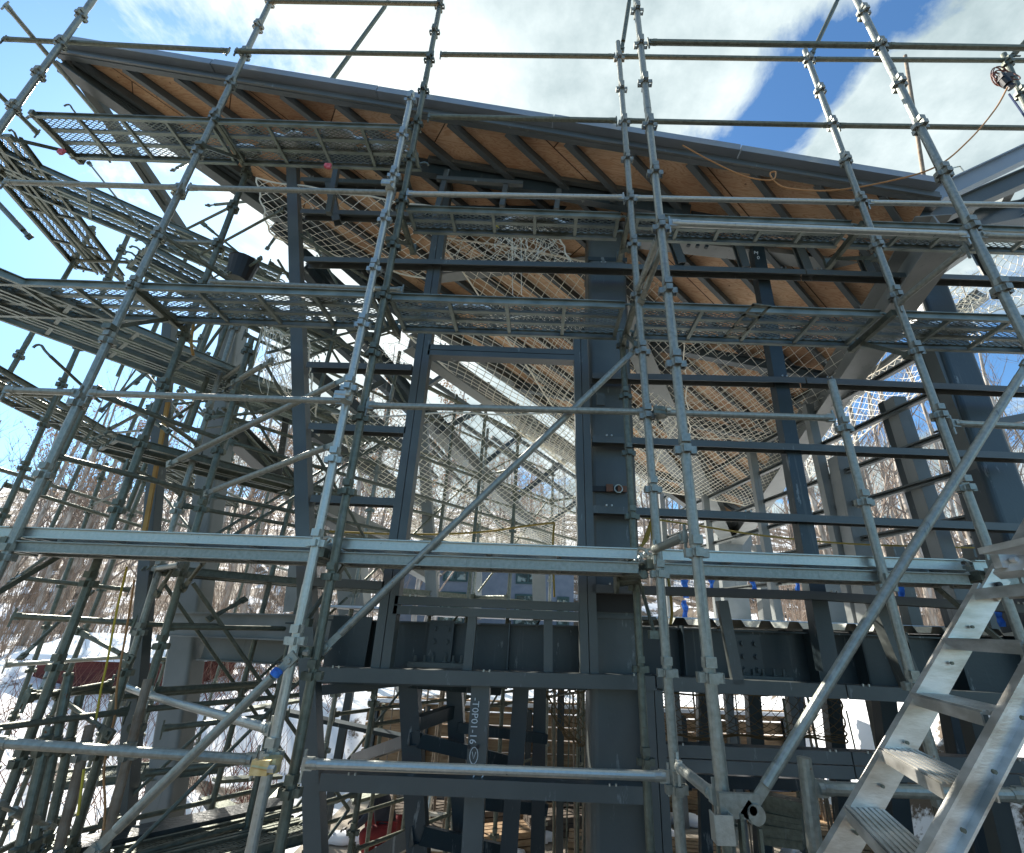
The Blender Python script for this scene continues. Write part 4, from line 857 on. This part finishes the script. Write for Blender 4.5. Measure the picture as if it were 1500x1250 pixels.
# stacks of material on the slab
rnd = random.Random(11)
for i in range(16):
    x, y = rnd.uniform(-2.5,5), rnd.uniform(8.2,10.9); a = rnd.uniform(-.4,.4); L_ = rnd.uniform(1.2,2.6); mb = MB(); d = V((cos(a), sin(a), 0)); s = V((-d.y, d.x, 0))
    for j in range(3):
        for k in range(4): mb.beam(V((x,y,-3.16+j*.09))-d*L_/2+s*(k*.13+rnd.uniform(-.02,.02)), V((x,y,-3.16+j*.09))+d*L_/2+s*(k*.13), .1, .075)
    single('timber_stack', mb, WOOD if i % 2 else DIRT, 'low stack of boards on the slab', 'board stack', 'board stacks on the slab', auto=True)
for i in range(22):
    x, y = rnd.uniform(-3,5), rnd.uniform(7.4,11); snowpatch((x,y,-3.2), rnd.uniform(.2,.6), rnd.uniform(.12,.3), 'snow heap on the slab', .08, 50+i)
mb = MB()
for i in range(8): mb.beam(P(1110+rnd.uniform(0,12),1165+i*9,4.6), P(1178,1180+i*8,4.4), .12, .05)
single('plank_stack', mb, GALVD, 'pile of dark steel planks on edge beside the brace foot', 'plank stack')
# poles & rebar standing under the floor
for i in range(58):
    x, y = rnd.uniform(-3.5,5.5), rnd.uniform(6,11.2)
    if -3.4 < x < -2.0 and y < 9: x += 3
    mb = MB(); mb.tube((x,y,-3.3), (x+rnd.uniform(-.1,.1),y+rnd.uniform(-.1,.1),rnd.uniform(-1.2,-.35)), rnd.choice((.012,.02,.024)), 8); single('prop_pole', mb, rnd.choice((GALVD,BROWNP)), 'thin prop pole', 'pole', 'prop poles under the floor', auto=True)
# lower left scattered braces/planks
for i in range(14):
    x, y = rnd.uniform(-4.4,-1.6), rnd.uniform(4.6,8.5); z = rnd.uniform(-2.6,-1.0); a = rnd.uniform(0,3.1); L_ = rnd.uniform(.8,1.9); mb = MB(); d = V((cos(a),sin(a),rnd.uniform(-.35,.35)))
    mb.beam(V((x,y,z))-d*L_/2, V((x,y,z))+d*L_/2, rnd.choice((.05,.2)), .04); single('loose_bar', mb, rnd.choice((GALVD,STEELD)), 'dark loose bar', 'bar', 'loose bars and boards in the lower left scaffold', auto=True)
# stepladder under floor
t = empty('stepladder', P(640,1250,7.5), 'aluminium stepladder standing on the slab behind the posts', 'stepladder')
c = V((P(645,1230,7.0).x,7.0,-3.22)); 
for s in (-1,1):
    mb = MB(); mb.beam(c+V((s*.25,-.3,0)), c+V((s*.15,0,1.5)), .025, .06, (0,1,0)); obj('rail', mb, ALU, t); mb = MB(); mb.beam(c+V((s*.25,.35,0)), c+V((s*.15,.02,1.5)), .025, .04, (0,1,0)); obj('rail', mb, ALU, t)
for k in range(5): f = (k+.6)/5; mb = MB(); mb.beam(c+V((-.25+.1*f,-.3+.3*f,1.5*f)), c+V((.25-.1*f,-.3+.3*f,1.5*f)), .07, .025); obj('rung', mb, ALU, t)
# ------------------------------------------------------------ worker
def skin(name, pts, edges, rad, m, par, loc, sub=2):
    me = bpy.data.meshes.new(name); me.from_pydata([tuple(V(p)) for p in pts], edges, []); me.materials.append(m); o = bpy.data.objects.new(name, me); COL.objects.link(o); o.parent = par
    md = o.modifiers.new('skin', 'SKIN'); md.use_smooth_shade = True
    if not me.skin_vertices: bpy.context.view_layer.update()
    sv = me.skin_vertices[0].data
    for i, r in enumerate(rad): sv[i].radius = (r, r) if not isinstance(r, tuple) else r
    sv[0].use_root = True
    o.modifiers.new('sub', 'SUBSURF').levels = sub; o.modifiers['sub'].render_levels = sub; return o
wc = P(568,1205,8.4); wc = V((wc.x, 8.4, -3.22))
WK = empty('person', wc, 'crouching worker in a dark jacket and red trousers on the slab', 'person')
# body (facing left, crouching): hips, spine, head, arms, legs
body_pts = [(0,0,.42),(-.06,0,.62),(-.16,0,.82),(-.22,0,.92),(-.25,0,.99),(-.28,0,1.07),(-.30,0,1.13), (-.16,.17,.83),(-.30,.22,.62),(-.48,.16,.50),(-.54,.13,.48), (-.16,-.17,.83),(-.28,-.24,.60),(-.46,-.18,.46),(-.53,-.15,.44)]
body_edges = [(0,1),(1,2),(2,3),(3,4),(4,5),(5,6),(2,7),(7,8),(8,9),(9,10),(2,11),(11,12),(12,13),(13,14)]
skin('body', body_pts, body_edges, [(.15,.17),(.15,.16),(.14,.18),(.06,.06),(.055,.055),(.085,.10),(.07,.085),.07,.05,.038,.03,.07,.05,.038,.03], NAVY, WK, None)
leg_pts = [(.02,0,.42),(.02,.11,.42),(-.34,.18,.52),(-.22,.17,.08),(-.36,.17,.05),(.02,-.11,.42),(-.30,-.22,.46),(-.10,-.20,.08),(-.24,-.2,.05)]
skin('trousers', leg_pts, [(0,1),(1,2),(2,3),(3,4),(0,5),(5,6),(6,7),(7,8)], [(.15,.14),.11,.085,.06,.05,.11,.085,.06,.05], RED, WK, None)
mb = MB(); mb.lathe((-.29,0,1.08), [(.118,0),(.112,.05),(.085,.10),(.0,.125)], 16); o = obj('helmet', mb, WHITE, None, True); o.parent = WK
mb = MB(); mb.lathe((-.37,0,1.035), [(.0,-.05),(.045,-.03),(.055,.0),(.05,.03),(0,.05)], 12); o = obj('face', mb, SKIN, None, True); o.parent = WK; o.scale = (.7,1,1)
o.location = (-.11,0,0)
for s in (1,-1):
    for f in range(5):
        q = MB(); b0 = V((-.54,s*.14,.47)); a0 = (f-2)*.012; ln = (.06,.075,.08,.075,.05)[f]
        q.path([b0+V((0,a0,0)), b0+V((-ln*.5,a0*1.2,-.004)), b0+V((-ln*.85,a0*1.2,-.02)), b0+V((-ln,a0*1.2,-.04))], [.009,.0085,.008,.006], 6); o = obj('finger' if f else 'thumb', q, BLK, None, True); o.parent = WK
# ------------------------------------------------------------ far buildings
def house(name, c, sx, sy, h, wm, rm, label, wins, roof_h=1.2, rot=0.):
    t = empty(name, c, label, 'building'); t.rotation_euler = (0,0,rot)
    def lo(mb, nm, m, par=t):
        o = bpy.data.objects.new(nm, mesh(nm, mb, m)); COL.objects.link(o); o.parent = par; return o
    mb = MB(); mb.box((0,0,h/2), (sx,sy,h)); lo(mb, 'wall', wm)
    mb = MB(); e = .35; zs = h
    mb.add([(-sx/2-e,-sy/2-e,zs),(sx/2+e,-sy/2-e,zs),(sx/2+e,sy/2+e,zs),(-sx/2-e,sy/2+e,zs),(-sx/2-e,0,zs+roof_h),(sx/2+e,0,zs+roof_h),(-sx/2-e,-sy/2-e,zs+.12),(sx/2+e,-sy/2-e,zs+.12),(sx/2+e,sy/2+e,zs+.12),(-sx/2-e,sy/2+e,zs+.12)],
       [(0,1,7,6),(6,7,5,4),(2,3,9,8),(8,9,4,5),(0,3,2,1),(0,6,4,9,3),(1,2,8,5,7)]); lo(mb, 'roof', rm)
    for (x, z, w, hh) in wins:
        mb = MB(); 
        for s in (-1,1): mb.box((x+s*w/2,-sy/2-.03,z), (.08,.06,hh+.08)); mb.box((x,-sy/2-.035,z+s*hh/2), (w,.06,.08))
        mb.box((x,-sy/2-.03,z), (.05,.05,hh)); f = lo(mb, 'window', GREENF)
        mb = MB(); mb.box((x,-sy/2-.012,z), (w,.02,hh)); lo(mb, 'pane', GLASS, f)
    return t
c = P(715,900,26); house('blue_house', (c.x+.2, 26, -1.6), 8.2, 6, 4.4, BLUEW, SNOW, 'blue house with dark framed windows and white roof seen through the opening', [(-1.6,2.2,1.1,1.3),(1.9,2.2,1.1,1.3),(-1.6,3.7,1.1,.6),(1.9,3.7,1.1,.6),(3.6,2.2,.5,1.2)], .7)
c = P(165,985,19); house('red_shed', (P(205,1000,14).x, 14, -2.5), 3.3, 2.6, 1.35, REDW, SNOW, 'dark red timber shed with snow on its roof at the lower left', [], .55, .05)
mb = MB(); c = P(240,1000,17); mb.box(c, (.25,.25,2.2)); single('striped_post', mb, mat('hazard',(.6,.35,.03),.6,0,(.02,.02,.02),14,0,.49,.51,stretch=(1,1,2)), 'yellow and black warning post beside the red shed', 'post')
# ------------------------------------------------------------ trees
def make_tree(seed, H, leafy=False, spread=.55, thick=.11):
    rnd = random.Random(seed); tr = MB(); cr = MB(); lf = MB()
    lean = V((rnd.uniform(-.05,.05), rnd.uniform(-.05,.05), 1)).normalized(); pts = [V((0,0,0))]; n = 9
    for i in range(n): pts.append(pts[-1]+(lean+V((rnd.uniform(-.07,.07), rnd.uniform(-.07,.07), 0)))*H/n)
    tr.path(pts, [thick*(1-.9*i/n)+.008 for i in range(n+1)], 7)
    def br(p, d, L, r, dep):
        m = 3; q = [p]; dd = d
        for i in range(m):
            dd = (dd+V((rnd.uniform(-.22,.22), rnd.uniform(-.22,.22), rnd.uniform(-.05,.25)))).normalized(); q.append(q[-1]+dd*L/m)
        for i in range(m): cr.tube(q[i], q[i+1], r*(1-.28*i), 3, r*(1-.28*(i+1)), caps=False)
        if dep == 0:
            if leafy:
                for _ in range(4):
                    c = q[rnd.randint(1,3)]+V((rnd.uniform(-.1,.1),rnd.uniform(-.1,.1),rnd.uniform(-.12,.05))); a = V((rnd.uniform(-1,1),rnd.uniform(-1,1),rnd.uniform(-1,1))).normalized()*.05; b = a.orthogonal().normalized()*.035; lf.add([c-a,c+b,c+a,c-b], [(0,1,2,3)])
            return
        for k in range(rnd.choice((3,4)) if dep > 1 else rnd.choice((3,4,4))):
            i = rnd.randint(1, m); o = V((rnd.uniform(-1,1), rnd.uniform(-1,1), rnd.uniform(-.2,.8))).normalized()
            br(q[i], (dd*.75+o*.75).normalized(), L*rnd.uniform(.45,.7), r*.5, dep-1)
    nb = rnd.randint(13,17)
    for k in range(nb):
        f = .22+.76*k/nb; i = min(n-1, int(f*n)); p = pts[i].lerp(pts[i+1], f*n-i); a = rnd.uniform(0,6.28)
        br(p, V((cos(a)*.8, sin(a)*.8, rnd.uniform(.5,1.1))).normalized(), H*spread*(1.05-f)*rnd.uniform(.5,.8)+.4, thick*.38*(1.1-f), 2 if f < .8 else 2)
    return (mesh('trunk', tr, BARK, True), mesh('crown', cr, TWIG), mesh('dry_leaves', lf, LEAFB) if leafy else None)
VAR = [make_tree(i, 9+(i % 3)*1.6, leafy=i in (1,4), spread=(.42,.5,.36,.55,.45,.4)[i], thick=(.12,.15,.10,.17,.13,.11)[i]) for i in range(6)]
def plant(x, y, s, v, label, group):
    t = empty('bare_tree', (x, y, gh(x,y)-.1), label, 'tree', group); tr, cr, lf = VAR[v]
    t.rotation_euler = (0, 0, rnd.uniform(0,6.28)); t.scale = (s*rnd.uniform(.9,1.1), s*rnd.uniform(.9,1.1), s)
    link('trunk', tr, t); link('crown', cr, t)
    if lf: link('dry_leaves', lf, t)
rnd = random.Random(21)
for i in range(46):
    y = rnd.uniform(15,34); x = -y*rnd.uniform(.15,1.35); plant(x, y, rnd.uniform(.8,1.15), rnd.choice((0,1,2,3,4,5,4)), 'bare winter tree in the wood at the left beyond the scaffold', 'bare trees in the wood at the left')
for i in range(34):
    y = rnd.uniform(28,42); x = rnd.uniform(-.12,.35)*y; plant(x, y, rnd.uniform(.65,.95), rnd.choice((0,1,4,5)), 'bare winter tree in the wood behind the middle of the building', 'bare trees behind the building')
for i in range(60):
    y = rnd.uniform(14,34); x = y*rnd.uniform(.36,1.45)
    if x < 6: continue
    plant(x, y, rnd.uniform(.85,1.25), rnd.choice((0,2,3,5,0,2)), 'bare pale trunked tree on the snowy hillside at the right', 'bare trees on the right hillside')
# brush: thin stems over the hillsides
mb = MB()
for i in range(7500):
    y = 14+rnd.random()**1.3*34; x = rnd.uniform(-1.4,1.5)*y
    if -6 < x < 7 and y < 27: continue
    z = gh(x,y); h = rnd.uniform(.8,3.8); p = V((x,y,z)); d = V((rnd.uniform(-.25,.25),rnd.uniform(-.25,.25),1)); mb.tube(p, p+d*h, .014, 3, .004, caps=False)
    for k in range(3): q = p+d*h*rnd.uniform(.3,.9); mb.tube(q, q+V((rnd.uniform(-.5,.5),rnd.uniform(-.4,.4),rnd.uniform(.1,.6))), .007, 3, .003, caps=False)
o = obj('hillside_brush', mb, mat('brush', (.22,.155,.11), .9, 0, (.40,.31,.24), .5, 4)); tag(o, 'dense leafless brush and saplings on the hillside', 'brush', None, 'stuff')
mb = MB()
for i in range(900):
    x, y = rnd.uniform(-11,-4.5), rnd.uniform(8,15); z = gh(x,y); p = V((x,y,z)); a = rnd.uniform(0,6.28); mb.tube(p, p+V((cos(a)*.5,sin(a)*.5,rnd.uniform(.3,1.1))), .008, 3, .003, caps=False)
o = obj('lower_brush', mb, mat('red_brush', (.16,.05,.04), .9, 0, (.25,.14,.09), 1, 4)); tag(o, 'tangled reddish brush at the lower left', 'brush', None, 'stuff')
# ------------------------------------------------------------ sky, sun
SUN_DIR = V((-.52,.56,.60)).normalized()
el = math.asin(SUN_DIR.z); az = math.atan2(SUN_DIR.x, SUN_DIR.y)
w = bpy.data.worlds.new('World'); sc.world = w; w.use_nodes = True; nt = w.node_tree; L = nt.links.new; bg = nt.nodes['Background']
sky = nt.nodes.new('ShaderNodeTexSky'); sky.sky_type = 'NISHITA'; sky.sun_disc = False; sky.sun_elevation = el; sky.sun_rotation = az; sky.air_density = 1.0; sky.dust_density = .3; sky.ozone_density = 2.5
tc = nt.nodes.new('ShaderNodeTexCoord'); nz = nt.nodes.new('ShaderNodeVectorMath'); nz.operation = 'NORMALIZE'; L(tc.outputs['Generated'], nz.inputs[0])
sp = nt.nodes.new('ShaderNodeSeparateXYZ'); L(nz.outputs[0], sp.inputs[0])
def mth(op, a, b=None, c=None, clamp=False):
    m = nt.nodes.new('ShaderNodeMath'); m.operation = op; m.use_clamp = clamp
    for i, q in enumerate((a, b, c)):
        if q is None: continue
        if isinstance(q, (int, float)): m.inputs[i].default_value = q
        else: L(q, m.inputs[i])
    return m.outputs[0]
zz = mth('MAXIMUM', sp.outputs[2], 0.0); zz = mth('ADD', zz, .18)
cb = nt.nodes.new('ShaderNodeCombineXYZ'); L(mth('DIVIDE', sp.outputs[0], zz), cb.inputs[0]); L(mth('DIVIDE', sp.outputs[1], zz), cb.inputs[1])
n1 = nt.nodes.new('ShaderNodeTexNoise'); n1.inputs['Scale'].default_value = 2.7; n1.inputs['Detail'].default_value = 10; n1.inputs['Roughness'].default_value = .62; n1.inputs['Distortion'].default_value = .35; L(cb.outputs[0], n1.inputs['Vector'])
n2 = nt.nodes.new('ShaderNodeTexNoise'); n2.inputs['Scale'].default_value = 2.6; n2.inputs['Detail'].default_value = 10; n2.inputs['Roughness'].default_value = .62; mp = nt.nodes.new('ShaderNodeMapping'); mp.inputs['Location'].default_value = (4.3,1.7,2); L(cb.outputs[0], mp.inputs[0]); L(mp.outputs[0], n2.inputs['Vector'])
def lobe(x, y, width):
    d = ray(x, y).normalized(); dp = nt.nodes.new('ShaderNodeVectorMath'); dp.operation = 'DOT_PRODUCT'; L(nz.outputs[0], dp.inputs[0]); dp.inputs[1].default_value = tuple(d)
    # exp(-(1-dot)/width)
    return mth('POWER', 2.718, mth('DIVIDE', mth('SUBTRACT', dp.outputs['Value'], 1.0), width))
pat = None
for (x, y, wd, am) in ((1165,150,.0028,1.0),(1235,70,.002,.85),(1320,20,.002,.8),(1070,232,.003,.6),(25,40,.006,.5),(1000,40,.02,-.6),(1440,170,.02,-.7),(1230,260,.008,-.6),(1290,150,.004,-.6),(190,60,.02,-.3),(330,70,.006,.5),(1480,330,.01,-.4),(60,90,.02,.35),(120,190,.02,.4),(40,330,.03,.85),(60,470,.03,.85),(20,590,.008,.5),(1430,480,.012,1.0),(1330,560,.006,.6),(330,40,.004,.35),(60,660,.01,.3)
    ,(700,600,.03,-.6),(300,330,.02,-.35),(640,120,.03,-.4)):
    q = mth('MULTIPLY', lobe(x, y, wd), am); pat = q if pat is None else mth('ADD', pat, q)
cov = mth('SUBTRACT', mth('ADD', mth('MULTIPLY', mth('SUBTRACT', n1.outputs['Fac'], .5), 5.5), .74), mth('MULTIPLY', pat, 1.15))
bk_ = mth('MULTIPLY', mth('SUBTRACT', 0, sp.outputs[1]), 1.3, None, True)  # cloud thinned behind the camera, added to cut frontal fill light
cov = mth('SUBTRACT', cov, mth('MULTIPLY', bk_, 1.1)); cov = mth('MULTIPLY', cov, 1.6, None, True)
shade = nt.nodes.new('ShaderNodeMapRange'); L(n2.outputs['Fac'], shade.inputs[0]); shade.inputs[1].default_value = .32; shade.inputs[2].default_value = .66; shade.inputs[3].default_value = .46; shade.inputs[4].default_value = 1.05
sdp = nt.nodes.new('ShaderNodeVectorMath'); sdp.operation = 'DOT_PRODUCT'; L(nz.outputs[0], sdp.inputs[0]); sdp.inputs[1].default_value = tuple(SUN_DIR)
glow = mth('MULTIPLY', mth('POWER', 2.718, mth('DIVIDE', mth('SUBTRACT', sdp.outputs['Value'], 1.0), .10)), .55)
br_ = mth('ADD', shade.outputs[0], glow)
cc = nt.nodes.new('ShaderNodeMix'); cc.data_type = 'RGBA'; L(mth('SUBTRACT', br_, .45, None, True), cc.inputs[0]); cc.inputs[6].default_value = (.60,.80,.86,1); cc.inputs[7].default_value = (1.0,1.03,1.0,1)
sc1 = nt.nodes.new('ShaderNodeVectorMath'); sc1.operation = 'SCALE'; L(cc.outputs[2], sc1.inputs[0]); L(mth('MULTIPLY', br_, 5.0), sc1.inputs['Scale'])
sc0 = nt.nodes.new('ShaderNodeVectorMath'); sc0.operation = 'MULTIPLY'; L(sky.outputs[0], sc0.inputs[0]); sc0.inputs[1].default_value = (.60,.86,1.0)
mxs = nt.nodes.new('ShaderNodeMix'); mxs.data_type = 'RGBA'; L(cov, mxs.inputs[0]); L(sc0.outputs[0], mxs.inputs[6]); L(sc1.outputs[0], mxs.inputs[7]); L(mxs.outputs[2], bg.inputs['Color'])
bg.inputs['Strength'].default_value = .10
sl = bpy.data.lights.new('sun', 'SUN'); sl.energy = 5.0; sl.angle = radians(.6); sl.color = (1,.93,.82); so = bpy.data.objects.new('sun', sl); COL.objects.link(so)
so.rotation_euler = SUN_DIR.to_track_quat('Z', 'Y').to_euler(); so.location = (0,0,20)
# ------------------------------------------------------------ labels: add where each one stands
bpy.context.view_layer.update()
def place(x, y):
    h = 'far left' if x < 260 else 'left' if x < 560 else 'middle' if x < 850 else 'centre right' if x < 1130 else 'right' if x < 1330 else 'far right'
    v = 'in the sky' if y < 200 else 'at roof height' if y < 400 else 'above mid height' if y < 600 else 'below mid height' if y < 800 else 'at floor height' if y < 1000 else 'below the floor'
    return h+', '+v
groups = {}
for o in AUTO:
    o['_p'] = px(V(o['_c'])); groups.setdefault(o['label'], []).append(o)
g2 = {}
for lb, os_ in groups.items():
    if len(os_) == 1: continue
    for o in os_: o['label'] = lb+', '+place(*o['_p']); g2.setdefault(o['label'], []).append(o)
ORD = ['', 'second ', 'third ', 'fourth ', 'fifth ', 'sixth ', 'seventh ', 'eighth ', 'ninth ', 'tenth ', 'eleventh ', 'twelfth ', 'thirteenth ', 'fourteenth ', 'fifteenth ', 'sixteenth ', 'seventeenth ', 'eighteenth ', 'nineteenth ', 'twentieth ']
for lb, os_ in g2.items():
    if len(os_) < 2: continue
    xs_ = [o['_p'][0] for o in os_]; ys_ = [o['_p'][1] for o in os_]; hx = max(xs_)-min(xs_) > max(ys_)-min(ys_)
    os_.sort(key=lambda o: o['_p'][0 if hx else 1])
    for i, o in enumerate(os_):
        o['label'] = lb+', '+(('leftmost' if i == 0 else 'rightmost' if i == len(os_)-1 else ORD[min(i,19)]+'from left') if hx else ('topmost' if i == 0 else 'lowest' if i == len(os_)-1 else ORD[min(i,19)]+'from top'))
for o in bpy.data.objects:
    for k in ('_c', '_p'):
        if k in o: del o[k]
    if o.parent is None and o.type in ('MESH', 'EMPTY') and 'label' in o and len(o['label'].split()) > 16:
        ws = o['label'].split(); print('LONG', len(ws), o['label'])
